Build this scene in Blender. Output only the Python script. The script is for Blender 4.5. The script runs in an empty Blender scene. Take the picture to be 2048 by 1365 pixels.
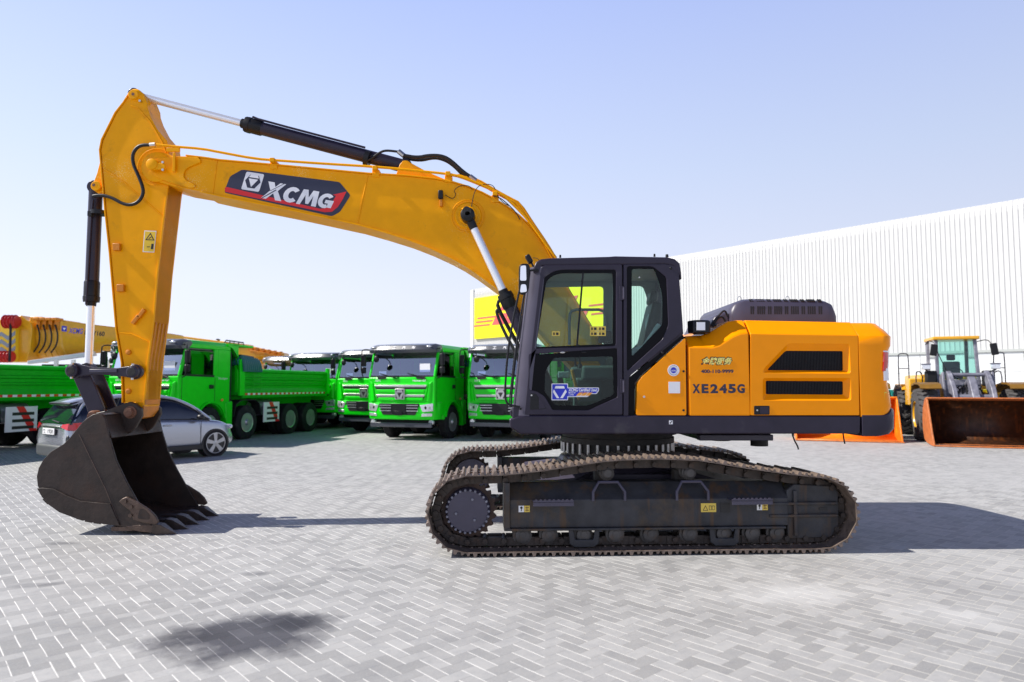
import bpy, bmesh, math, random
from mathutils import Vector, Matrix
random.seed(11)
R = math.radians
sc = bpy.context.scene
# ---------------------------------------------------------------- camera, sky, sun
F = 1365.0; H = 1.71; TH = math.atan((772.0-682.5)/F)
cam = bpy.data.cameras.new('camera'); camo = bpy.data.objects.new('camera', cam)
sc.collection.objects.link(camo); sc.camera = camo
camo.location = (0, 0, H); camo.rotation_euler = (R(90)+TH, 0, 0)
cam.sensor_width = 36.0; cam.lens = 36.0*F/2048; cam.clip_start = .05; cam.clip_end = 3000
cam.dof.use_dof = True; cam.dof.focus_distance = 8.0; cam.dof.aperture_fstop = 1.45
SUN_EL = R(44); SUN_AZ = R(4)          # light travels towards +x and a little towards +y
w = bpy.data.worlds.new('World'); sc.world = w; w.use_nodes = True
nt = w.node_tree; nt.nodes.clear()
sky = nt.nodes.new('ShaderNodeTexSky'); sky.sky_type = 'NISHITA'; sky.sun_disc = False
sky.sun_elevation = SUN_EL; sky.sun_rotation = R(-90)-SUN_AZ
sky.air_density = 1.0; sky.dust_density = 2.2; sky.ozone_density = 3.0; sky.altitude = 0
hs = nt.nodes.new('ShaderNodeHueSaturation'); hs.inputs['Saturation'].default_value = 0.8
bgn = nt.nodes.new('ShaderNodeBackground'); bgn.inputs[1].default_value = 0.15
wo = nt.nodes.new('ShaderNodeOutputWorld')
# bright pale desert haze low in the sky, deeper sky overhead
wtc = nt.nodes.new('ShaderNodeTexCoord'); wsp = nt.nodes.new('ShaderNodeSeparateXYZ'); nt.links.new(wtc.outputs['Generated'], wsp.inputs[0])
wrp_ = nt.nodes.new('ShaderNodeValToRGB'); cr_ = wrp_.color_ramp
cr_.elements[0].position = 0.0; cr_.elements[0].color = (.88, .92, 1.06, 1)
cr_.elements[1].position = 1.0; cr_.elements[1].color = (.012, .028, .115, 1)
for p_, c_ in ((.13, (.83, .885, 1.06)), (.30, (.66, .77, 1.04)), (.53, (.46, .58, 1.02)), (.66, (.035, .07, .24))):
    e_ = cr_.elements.new(p_); e_.color = (*c_, 1)
nt.links.new(wsp.outputs[2], wrp_.inputs[0])
wml = nt.nodes.new('ShaderNodeMix'); wml.data_type = 'RGBA'; wml.blend_type = 'ADD'; wml.clamp_result = False; wml.inputs[0].default_value = 1
wsc = nt.nodes.new('ShaderNodeVectorMath'); wsc.operation = 'SCALE'; wsc.inputs['Scale'].default_value = 4.6
nt.links.new(wrp_.outputs[0], wsc.inputs[0])
waz = nt.nodes.new('ShaderNodeMapRange')      # brighter towards the sun's side of the sky
for i_, v_ in ((1, -.7), (2, .7), (3, 5.55), (4, 4.2)): waz.inputs[i_].default_value = v_
nt.links.new(wsp.outputs[0], waz.inputs[0]); nt.links.new(waz.outputs[0], wsc.inputs['Scale'])
wsk = nt.nodes.new('ShaderNodeVectorMath'); wsk.operation = 'SCALE'; wsk.inputs['Scale'].default_value = .02
nt.links.new(sky.outputs[0], hs.inputs['Color']); nt.links.new(hs.outputs[0], wsk.inputs[0])
nt.links.new(wsc.outputs[0], wml.inputs[6]); nt.links.new(wsk.outputs[0], wml.inputs[7])
nt.links.new(wml.outputs[2], bgn.inputs[0]); nt.links.new(bgn.outputs[0], wo.inputs[0])
sl = bpy.data.lights.new('sun', 'SUN'); sl.energy = 4.9; sl.angle = R(.5); sl.color = (1, .955, .88)
so = bpy.data.objects.new('sun', sl); sc.collection.objects.link(so)
so.rotation_euler = Vector((math.cos(SUN_AZ)*math.cos(SUN_EL), math.sin(SUN_AZ)*math.cos(SUN_EL), -math.sin(SUN_EL))).to_track_quat('-Z', 'Y').to_euler()
so.location = (-20, -2, 20)
sc.view_settings.view_transform = 'Standard'; sc.view_settings.look = 'None'
sc.view_settings.exposure = 0.40; sc.view_settings.gamma = 1
sc.cycles.max_bounces = 8; sc.cycles.transparent_max_bounces = 12
# ---------------------------------------------------------------- materials
MATS = {}
def mat(name, col, rough=.5, metal=0., spec=.5, var=0., vs=6., dirt=None, da=0., bump=0., bs=40., coat=0., emit=0., dsc=3., rv=0., streak=None, spk=None):
    """paint, steel or rubber: base colour with soft mottling, dirt or rust patches of their own and a fine bump"""
    if name in MATS: return MATS[name]
    m = bpy.data.materials.new(name); m.use_nodes = True; n = m.node_tree; b = n.nodes['Principled BSDF']
    b.inputs['Roughness'].default_value = rough; b.inputs['Metallic'].default_value = metal
    b.inputs['Specular IOR Level'].default_value = spec; b.inputs['Coat Weight'].default_value = coat
    b.inputs['Coat Roughness'].default_value = .08
    c = (*col, 1); b.inputs['Base Color'].default_value = c
    tc = n.nodes.new('ShaderNodeTexCoord')
    last = None
    if var:
        no = n.nodes.new('ShaderNodeTexNoise'); no.inputs['Scale'].default_value = vs; no.inputs['Detail'].default_value = 6
        n.links.new(tc.outputs['Object'], no.inputs['Vector'])
        r = n.nodes.new('ShaderNodeValToRGB'); r.color_ramp.elements[0].position = .3; r.color_ramp.elements[1].position = .7
        r.color_ramp.elements[0].color = (*[x*(1-var) for x in col], 1); r.color_ramp.elements[1].color = (*[min(1, x*(1+var)) for x in col], 1)
        n.links.new(no.outputs['Fac'], r.inputs[0]); last = r.outputs[0]
    if rv:
        n2 = n.nodes.new('ShaderNodeTexNoise'); n2.inputs['Scale'].default_value = 4; n2.inputs['Detail'].default_value = 5
        n.links.new(tc.outputs['Object'], n2.inputs['Vector'])
        mr = n.nodes.new('ShaderNodeMapRange'); mr.inputs[1].default_value = .3; mr.inputs[2].default_value = .7
        mr.inputs[3].default_value = max(0, rough-rv); mr.inputs[4].default_value = min(1, rough+rv)
        n.links.new(n2.outputs['Fac'], mr.inputs[0]); n.links.new(mr.outputs[0], b.inputs['Roughness'])
    if dirt:
        nd = n.nodes.new('ShaderNodeTexNoise'); nd.inputs['Scale'].default_value = dsc; nd.inputs['Detail'].default_value = 9; nd.inputs['Roughness'].default_value = .65
        n.links.new(tc.outputs['Object'], nd.inputs['Vector'])
        rd = n.nodes.new('ShaderNodeValToRGB'); rd.color_ramp.elements[0].position = .62-da*.3; rd.color_ramp.elements[1].position = .8-da*.2
        rd.color_ramp.elements[0].color = (0, 0, 0, 1); rd.color_ramp.elements[1].color = (.85, .85, .85, 1)
        n.links.new(nd.outputs['Fac'], rd.inputs[0])
        mx = n.nodes.new('ShaderNodeMix'); mx.data_type = 'RGBA'
        n.links.new(rd.outputs[0], mx.inputs[0]); mx.inputs[7].default_value = (*dirt, 1)
        if last: n.links.new(last, mx.inputs[6])
        else: mx.inputs[6].default_value = c
        last = mx.outputs[2]
    def over(sock_fac, colr):
        nonlocal last
        mx = n.nodes.new('ShaderNodeMix'); mx.data_type = 'RGBA'; n.links.new(sock_fac, mx.inputs[0]); mx.inputs[7].default_value = (*colr, 1)
        if last: n.links.new(last, mx.inputs[6])
        else: mx.inputs[6].default_value = c
        last = mx.outputs[2]
    if streak:      # rust and mud runs, long in z
        mp_ = n.nodes.new('ShaderNodeMapping'); mp_.inputs['Scale'].default_value = (9, 9, .9); n.links.new(tc.outputs['Object'], mp_.inputs[0])
        ns = n.nodes.new('ShaderNodeTexNoise'); ns.inputs['Scale'].default_value = 1; ns.inputs['Detail'].default_value = 5; n.links.new(mp_.outputs[0], ns.inputs['Vector'])
        rs = n.nodes.new('ShaderNodeMapRange'); rs.inputs[1].default_value = .54; rs.inputs[2].default_value = .68; rs.inputs[4].default_value = .8; n.links.new(ns.outputs['Fac'], rs.inputs[0])
        over(rs.outputs[0], streak)
    if spk:         # small scratches and flecks
        n3 = n.nodes.new('ShaderNodeTexNoise'); n3.inputs['Scale'].default_value = 85; n3.inputs['Detail'].default_value = 3; n.links.new(tc.outputs['Object'], n3.inputs['Vector'])
        n4 = n.nodes.new('ShaderNodeTexNoise'); n4.inputs['Scale'].default_value = 1.7; n.links.new(tc.outputs['Object'], n4.inputs['Vector'])
        ml = n.nodes.new('ShaderNodeMath'); ml.operation = 'MULTIPLY'; n.links.new(n3.outputs['Fac'], ml.inputs[0]); n.links.new(n4.outputs['Fac'], ml.inputs[1])
        rs = n.nodes.new('ShaderNodeMapRange'); rs.inputs[1].default_value = .405; rs.inputs[2].default_value = .43; rs.inputs[4].default_value = .6; n.links.new(ml.outputs[0], rs.inputs[0])
        over(rs.outputs[0], spk)
    if last: n.links.new(last, b.inputs['Base Color'])
    if bump:
        nb = n.nodes.new('ShaderNodeTexNoise'); nb.inputs['Scale'].default_value = bs; nb.inputs['Detail'].default_value = 4
        n.links.new(tc.outputs['Object'], nb.inputs['Vector'])
        bp = n.nodes.new('ShaderNodeBump'); bp.inputs['Strength'].default_value = bump; bp.inputs['Distance'].default_value = .01
        n.links.new(nb.outputs['Fac'], bp.inputs['Height']); n.links.new(bp.outputs[0], b.inputs['Normal'])
    if emit:
        b.inputs['Emission Color'].default_value = c; b.inputs['Emission Strength'].default_value = emit
    MATS[name] = m; return m
def glass(name, tint, refl=.9, base=.04, ior=1.38):
    if name in MATS: return MATS[name]
    m = bpy.data.materials.new(name); m.use_nodes = True; n = m.node_tree; n.nodes.clear()
    o = n.nodes.new('ShaderNodeOutputMaterial'); mx = n.nodes.new('ShaderNodeMixShader'); t = n.nodes.new('ShaderNodeBsdfTransparent')
    g = n.nodes.new('ShaderNodeBsdfGlossy'); g.inputs['Roughness'].default_value = .02; g.inputs['Color'].default_value = (refl, refl, refl, 1)
    t.inputs[0].default_value = (*tint, 1)
    lw = n.nodes.new('ShaderNodeFresnel'); lw.inputs[0].default_value = ior
    ad = n.nodes.new('ShaderNodeMath'); ad.operation = 'ADD'; ad.use_clamp = True; ad.inputs[1].default_value = base
    n.links.new(lw.outputs[0], ad.inputs[0]); n.links.new(ad.outputs[0], mx.inputs[0])
    n.links.new(t.outputs[0], mx.inputs[1]); n.links.new(g.outputs[0], mx.inputs[2]); n.links.new(mx.outputs[0], o.inputs[0])
    MATS[name] = m; return m
M = dict(
 yel=mat('yellow_paint', (.93, .39, .0), .36, spec=.14, spk=(.95, .70, .25), var=.05, dirt=(.45, .19, .01), da=.05, bump=.12, bs=9, rv=.08),
 yel2=mat('orange_yellow_paint', (.97, .31, .0), .26, spec=.16, var=.03, bump=.03, bs=5, coat=.05),
 yelw=mat('worn_yellow_paint', (.68, .22, .0), .5, var=.15, dirt=(.22, .09, .02), da=.35, bump=.2),
 gun=mat('purple_grey_paint', (.026, .021, .038), .32, spec=.28, var=.12, dirt=(.07, .066, .07), da=.06, bump=.05, coat=.04),
 gun2=mat('light_purple_grey_paint', (.062, .055, .085), .4, var=.08, bump=.05),
 blk=mat('black_plastic', (.009, .009, .011), .38, spec=.3, bump=.08),
 rub=mat('rubber_hose', (.014, .014, .016), .45, spec=.35, bump=.1),
 chrome=mat('chrome_rod', (.86, .87, .90), .24, metal=.5),
 steel=mat('bright_steel', (.55, .54, .53), .35, metal=1., var=.1),
 dst=mat('dark_dirty_steel', (.036, .034, .033), .6, spec=.3, var=.3, dirt=(.10, .068, .045), da=.3, bump=.3, dsc=5.),
 frame=mat('muddy_frame_paint', (.040, .040, .044), .5, spec=.3, streak=(.10, .055, .025), var=.3, dirt=(.10, .066, .034), da=.30, bump=.2, dsc=2.4),
 seal=mat('black_window_border', (.003, .003, .005), .3, spec=.12),
 shoe=mat('worn_track_steel', (.20, .15, .12), .55, metal=.25, var=.35, dirt=(.06, .035, .02), da=.4, bump=.4, dsc=9.),
 link=mat('track_link_steel', (.045, .034, .028), .6, metal=.2, var=.4, dirt=(.07, .036, .02), da=.35, bump=.4, dsc=10.),
 sprk=mat('brown_sprocket_steel', (.065, .035, .024), .65, var=.4, bump=.4),
 tooth=mat('scraped_tooth_steel', (.065, .047, .038), .42, metal=.3, var=.35, dirt=(.035, .022, .017), da=.3, bump=.4, dsc=9.),
 bkt=mat('rusty_bucket_steel', (.035, .024, .019), .5, spec=.35, var=.3, dirt=(.055, .028, .018), da=.35, bump=.3, bs=22, dsc=2.5, rv=.12),
 bktw=mat('worn_bucket_steel', (.10, .066, .05), .45, metal=.4, var=.3, dirt=(.06, .035, .025), da=.3, bump=.4, dsc=9.),
 rust=mat('rusty_pin', (.16, .07, .04), .7, var=.4, bump=.4),
 white=mat('white_paint', (.8, .8, .8), .4, var=.03),
 decw=mat('white_decal', (.82, .82, .85), .4), decn=mat('navy_decal', (.018, .02, .05), .35), decr=mat('red_decal', (.75, .01, .015), .4),
 decb=mat('blue_decal', (.008, .025, .50), .35), decy=mat('yellow_decal', (.85, .55, .02), .4), deck=mat('black_decal', (.012, .011, .012), .5),
 deco=mat('orange_decal', (.85, .36, .05), .4), decg=mat('warning_decal', (.72, .52, .08), .5),
 cab_g=glass('cab_glass', (.86, .97, .93), .9, .0), truck_g=glass('windscreen_glass', (.55, .64, .84), .9, .24), dark_g=glass('tinted_glass', (.16, .17, .22), .9, .06),
 load_g=glass('green_glass', (.62, .88, .82), .9, .03),
 cabin=mat('cabin_grey', (.13, .15, .15), .6, var=.1), seat=mat('seat_vinyl', (.018, .02, .023), .5, spec=.3), wrap=mat('seat_wrapper', (.5, .6, .62), .15, coat=.5, bump=.8, bs=18),
 mirror=mat('mirror_glass', (.9, .9, .92), .03, metal=1.),
 mudg=mat('shaded_mudguard_yellow', (.20, .10, .012), .5, var=.15),  # loader yellow darkened: the shade on the front mudguards is in the colour
 grn=mat('green_truck_paint', (.006, .70, .008), .3, spec=.3, var=.05, coat=.12, bump=.03, bs=5),
 grnb=mat('green_bed_paint', (.003, .46, .008), .42, spec=.25, var=.1, dirt=(.04, .36, .05), da=.1, bump=.12, bs=8),
 visor=mat('grey_visor', (.055, .06, .075), .3, coat=.4), tyre=mat('tyre_rubber', (.016, .016, .018), .8, spec=.25, var=.2, bump=.3, dirt=(.06, .055, .05), da=.15),
 tyreg=mat('dusty_tyre_rubber', (.07, .066, .065), .85, var=.25, bump=.3),
 rim=mat('wheel_rim', (.45, .46, .48), .35, metal=.7, var=.1), chas=mat('chassis_black', (.014, .014, .016), .6, spec=.3, var=.2, bump=.2),
 lampg=mat('headlamp_glass', (.75, .77, .80), .12, metal=.6, var=.2, vs=25), teal=mat('teal_tarp', (.01, .12, .12), .4, bump=.6, bs=10),
 tealb=mat('teal_bin', (.015, .36, .27), .45, var=.08), amber=mat('amber_lens', (.8, .2, .02), .3), redl=mat('red_lens', (.55, .012, .02), .15, coat=.6),
 silver=mat('silver_car_paint', (.42, .44, .49), .24, metal=.65, coat=.7), carblk=mat('car_trim', (.015, .015, .018), .4),
 cran=mat('crane_yellow', (.78, .38, .01), .35, var=.06, coat=.3, bump=.05), redd=mat('red_sheave', (.5, .015, .015), .4), crang=mat('grey_stripe', (.22, .25, .30), .5),
 lgrey=mat('loader_grey', (.17, .17, .21), .42, var=.25, dirt=(.38, .38, .42), da=.25, bump=.15), lorg=mat('worn_orange_steel', (.48, .145, .04), .5, var=.2, dirt=(.30, .10, .05), da=.3, bump=.2, dsc=5.),
 lrust=mat('bucket_inside_rust', (.040, .016, .008), .45, metal=.1, spec=.25, streak=(.13, .04, .01), var=.35, dirt=(.16, .05, .012), da=.12, bump=.3, dsc=2.2, rv=.15), loy=mat('bucket_orange_paint', (.85, .20, .01), .4, var=.1, dirt=(.85, .42, .01), da=.3),
 wall=mat('white_cladding', (.575, .575, .565), .5, var=.012, vs=.4), flash=mat('grey_flashing', (.42, .44, .42), .5), wall2=mat('white_panel_wall', (.66, .67, .665), .5, var=.02, vs=.3),
 signy=mat('sign_yellow', (.88, .80, .0), .35), signr=mat('sign_red', (.75, .10, .10), .45),
)
# ---------------------------------------------------------------- geometry helpers
COL = sc.collection
def P(px, py, Y, o=(0, 0, 0)):
    """point where the sight line through a photo pixel meets the vertical plane at distance Y"""
    a = (px-1024)/F; b = -(py-682.5)/F
    dy = math.cos(TH)-b*math.sin(TH); dz = math.sin(TH)+b*math.cos(TH)
    t = Y/dy
    return Vector((a*t-o[0], Y-o[1], H+dz*t-o[2]))
def link(name, me, m, parent=None, smooth=True, bevel=0, seg=2):
    o = bpy.data.objects.new(name, me); COL.objects.link(o)
    if m: me.materials.append(m)
    if smooth:
        for p in me.polygons: p.use_smooth = True
        me.set_sharp_from_angle(angle=R(38))
    if parent: o.parent = parent
    if bevel:
        b = o.modifiers.new('bevel', 'BEVEL'); b.width = bevel; b.segments = seg; b.limit_method = 'ANGLE'; b.angle_limit = R(40)
    return o
class MB:
    def __init__(s): s.v = []; s.f = []
    def add(s, vs, fs):
        n = len(s.v); s.v += [tuple(v) for v in vs]; s.f += [[i+n for i in f] for f in fs]; return s
    def box(s, c, d, rot=None):
        x, y, z = d[0]/2, d[1]/2, d[2]/2; c = Vector(c)
        vs = [Vector(p) for p in ((-x,-y,-z),(x,-y,-z),(x,y,-z),(-x,y,-z),(-x,-y,z),(x,-y,z),(x,y,z),(-x,y,z))]
        if rot is not None:
            vs = [rot @ v for v in vs]
        return s.add([v+c for v in vs], [(3,2,1,0),(4,5,6,7),(0,1,5,4),(1,2,6,5),(2,3,7,6),(3,0,4,7)])
    def bb(s, x0, x1, y0, y1, z0, z1): return s.box(((x0+x1)/2, (y0+y1)/2, (z0+z1)/2), (x1-x0, y1-y0, z1-z0))
    def cyl(s, a, b, r0, r1=None, n=24, cap=True):
        a = Vector(a); b = Vector(b); r1 = r0 if r1 is None else r1
        q = (b-a).to_track_quat('Z', 'Y'); vs = []
        for p, r in ((a, r0), (b, r1)):
            for i in range(n):
                t = 2*math.pi*i/n; vs.append(p+q @ Vector((r*math.cos(t), r*math.sin(t), 0)))
        fs = [(i, (i+1) % n, n+(i+1) % n, n+i) for i in range(n)]
        if cap: fs += [tuple(range(n-1, -1, -1)), tuple(range(n, 2*n))]
        return s.add(vs, fs)
    def lathe(s, a, axis, prof, n=32):
        """prof = list of (distance along axis, radius)"""
        a = Vector(a); q = Vector(axis).to_track_quat('Z', 'Y'); vs = []
        for h, r in prof:
            for i in range(n):
                t = 2*math.pi*i/n; vs.append(a+q @ Vector((r*math.cos(t), r*math.sin(t), h)))
        fs = []
        for k in range(len(prof)-1):
            fs += [(k*n+i, k*n+(i+1) % n, (k+1)*n+(i+1) % n, (k+1)*n+i) for i in range(n)]
        fs += [tuple(range(n-1, -1, -1)), tuple((len(prof)-1)*n+i for i in range(n))]
        return s.add(vs, fs)
    def tube(s, pts, r, n=10, sm=0):
        pts = [Vector(p) for p in pts]
        for _ in range(sm):
            q = [pts[0]]
            for a, b in zip(pts, pts[1:]): q += [a*.75+b*.25, a*.25+b*.75]
            pts = q+[pts[-1]]
        vs = []; up = None
        for k, p in enumerate(pts):
            d = (pts[min(k+1, len(pts)-1)]-pts[max(k-1, 0)]).normalized()
            if up is None: up = d.orthogonal().normalized()
            up = (up-d*up.dot(d)).normalized(); e = d.cross(up)
            for i in range(n):
                t = 2*math.pi*i/n; vs.append(p+up*(r*math.cos(t))+e*(r*math.sin(t)))
        fs = []
        for k in range(len(pts)-1):
            fs += [(k*n+i, k*n+(i+1) % n, (k+1)*n+(i+1) % n, (k+1)*n+i) for i in range(n)]
        fs += [tuple(range(n-1, -1, -1)), tuple((len(pts)-1)*n+i for i in range(n))]
        return s.add(vs, fs)
    def prism(s, pts, h):
        """3D polygon pts swept by vector h"""
        n = len(pts); h = Vector(h); vs = [Vector(p) for p in pts]; vs += [v+h for v in vs]
        return s.add(vs, [tuple(range(n-1, -1, -1)), tuple(range(n, 2*n))]+[(i, (i+1) % n, n+(i+1) % n, n+i) for i in range(n)])
    def xz(s, pts, y0, y1): return s.prism([(p[0], y0, p[1]) for p in pts], (0, y1-y0, 0))
    def yz(s, pts, x0, x1): return s.prism([(x0, p[0], p[1]) for p in pts], (x1-x0, 0, 0))
    def strip(s, pts, y0, y1, t):
        """bent plate following (x, z) points, from y0 to y1, t thick"""
        n = len(pts); vs = []
        P2 = [Vector(p) for p in pts]
        for k, p in enumerate(P2):
            d = (P2[min(k+1, n-1)]-P2[max(k-1, 0)]).normalized(); q = Vector((-d.y, d.x))*t
            a, b = p, p+q
            vs += [(a.x, y0, a.y), (a.x, y1, a.y), (b.x, y1, b.y), (b.x, y0, b.y)]
        fs = [(0, 1, 2, 3), (4*n-1, 4*n-2, 4*n-3, 4*n-4)]
        for k in range(n-1):
            for i in range(4): fs.append((4*k+i, 4*k+4+i, 4*k+4+(i+1) % 4, 4*k+(i+1) % 4))
        return s.add(vs, fs)
    def loft(s, rings, caps=True):
        n = len(rings[0]); vs = [v for r in rings for v in r]; fs = []
        for k in range(len(rings)-1):
            fs += [(k*n+i, k*n+(i+1) % n, (k+1)*n+(i+1) % n, (k+1)*n+i) for i in range(n)]
        if caps: fs += [tuple(range(n-1, -1, -1)), tuple((len(rings)-1)*n+i for i in range(n))]
        return s.add(vs, fs)
    def sphere(s, c, r, n=12, sc_=(1, 1, 1)):
        pr = []
        c = Vector(c); vs = []; fs = []
        for j in range(n+1):
            a = math.pi*j/n
            for i in range(2*n):
                t = math.pi*i/n; vs.append(c+Vector((r*sc_[0]*math.sin(a)*math.cos(t), r*sc_[1]*math.sin(a)*math.sin(t), r*sc_[2]*math.cos(a))))
        for j in range(n):
            for i in range(2*n): fs.append((j*2*n+i, (j+1)*2*n+i, (j+1)*2*n+(i+1) % (2*n), j*2*n+(i+1) % (2*n)))
        return s.add(vs, fs)
    def mesh(s, name='m'):
        me = bpy.data.meshes.new(name); me.from_pydata(s.v, [], s.f)
        bm = bmesh.new(); bm.from_mesh(me); bmesh.ops.recalc_face_normals(bm, faces=bm.faces); bm.to_mesh(me); bm.free()
        return me
    def build(s, name, m, parent=None, smooth=True, bevel=0, seg=2): return link(name, s.mesh(name), m, parent, smooth, bevel, seg)
def rnd(pts, r, n=5):
    """round the corners of a 2D polygon; r a number or a list"""
    out = []; N = len(pts)
    for i in range(N):
        p = Vector(pts[i][:2]); a = Vector(pts[i-1][:2]); b = Vector(pts[(i+1) % N][:2]); rr = r[i] if isinstance(r, (list, tuple)) else r
        if rr <= 0: out.append((p.x, p.y)); continue
        da = (a-p); db = (b-p); la = min(rr, da.length*.48); lb = min(rr, db.length*.48)
        A = p+da.normalized()*la; B = p+db.normalized()*lb
        for k in range(n+1):
            t = k/n; q = A*(1-t)**2+p*2*t*(1-t)+B*t*t; out.append((q.x, q.y))
    return out
DG = None
def curve_mesh(cu):
    ob = bpy.data.objects.new('tmp', cu); COL.objects.link(ob)
    bpy.context.view_layer.update(); dg = bpy.context.evaluated_depsgraph_get()
    me = bpy.data.meshes.new_from_object(ob.evaluated_get(dg)); bpy.data.objects.remove(ob); bpy.data.curves.remove(cu)
    return me
def plate_mesh(polys, t, bev=0., res=2):
    """flat plate with holes: polys of (x, y); thickness t along z centred; edges rounded by bev"""
    cu = bpy.data.curves.new('plate', 'CURVE'); cu.dimensions = '2D'; cu.fill_mode = 'BOTH'
    cu.extrude = max(1e-4, t/2-bev); cu.bevel_depth = bev; cu.offset = -bev; cu.bevel_resolution = res
    for pl in polys:
        sp = cu.splines.new('POLY'); sp.points.add(len(pl)-1); sp.use_cyclic_u = True
        for q, p in zip(sp.points, pl): q.co = (p[0], p[1], 0, 1)
    return curve_mesh(cu)
def xzplate(name, polys, y0, y1, m, parent=None, bev=0., smooth=True):
    """plate in the x-z plane between y0 and y1 with holes"""
    me = plate_mesh(polys, y1-y0, bev)
    me.transform(Matrix.Translation((0, (y0+y1)/2, 0)) @ Matrix.Rotation(R(90), 4, 'X'))
    return link(name, me, m, parent, smooth)
def fmesh(s, bold=0., shear=0., w=None, h=None, ext=.0015, sp=1.):
    """lettering laid out in x-y, lower left at the origin, fitted to w x h metres"""
    cu = bpy.data.curves.new('txt', 'FONT'); cu.body = s; cu.size = 1; cu.offset = bold; cu.shear = shear; cu.extrude = 0; cu.space_character = sp
    cu.resolution_u = 4
    me = curve_mesh(cu)
    xs = [v.co.x for v in me.vertices]; ys = [v.co.y for v in me.vertices]
    if not xs: return me
    x0, x1, y0, y1 = min(xs), max(xs), min(ys), max(ys)
    ky = h/(y1-y0); kx = w/(x1-x0) if w else ky
    for v in me.vertices: v.co = ((v.co.x-x0)*kx, (v.co.y-y0)*ky, v.co.z)
    return me
def wr(name, s, at, w, h, m, parent, ang=0., bold=.02, shear=0., rz=0., sp=1.):
    """writing on an upright surface facing -y (turned by rz); at = lower left corner"""
    me = fmesh(s, bold, shear, w, h, sp=sp)
    me.transform(Matrix.Translation(at) @ Matrix.Rotation(rz, 4, 'Z') @ Matrix.Rotation(R(90), 4, 'X') @ Matrix.Rotation(R(ang), 4, 'Z'))
    return link(name, me, m, parent, False)
def tag(o, label=None, cat=None, group=None, kind=None):
    for k, v in (('label', label), ('category', cat), ('group', group), ('kind', kind)):
        if v: o[k] = v
    return o
def empty(name, loc, rz=0.):
    o = bpy.data.objects.new(name, None); COL.objects.link(o); o.location = loc; o.rotation_euler = (0, 0, rz); o.empty_display_size = .3
    return o
def copy_tree(o, parent=None):
    c = o.copy(); COL.objects.link(c); c.parent = parent
    for ch in list(o.children): copy_tree(ch, c)
    return c
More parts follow.
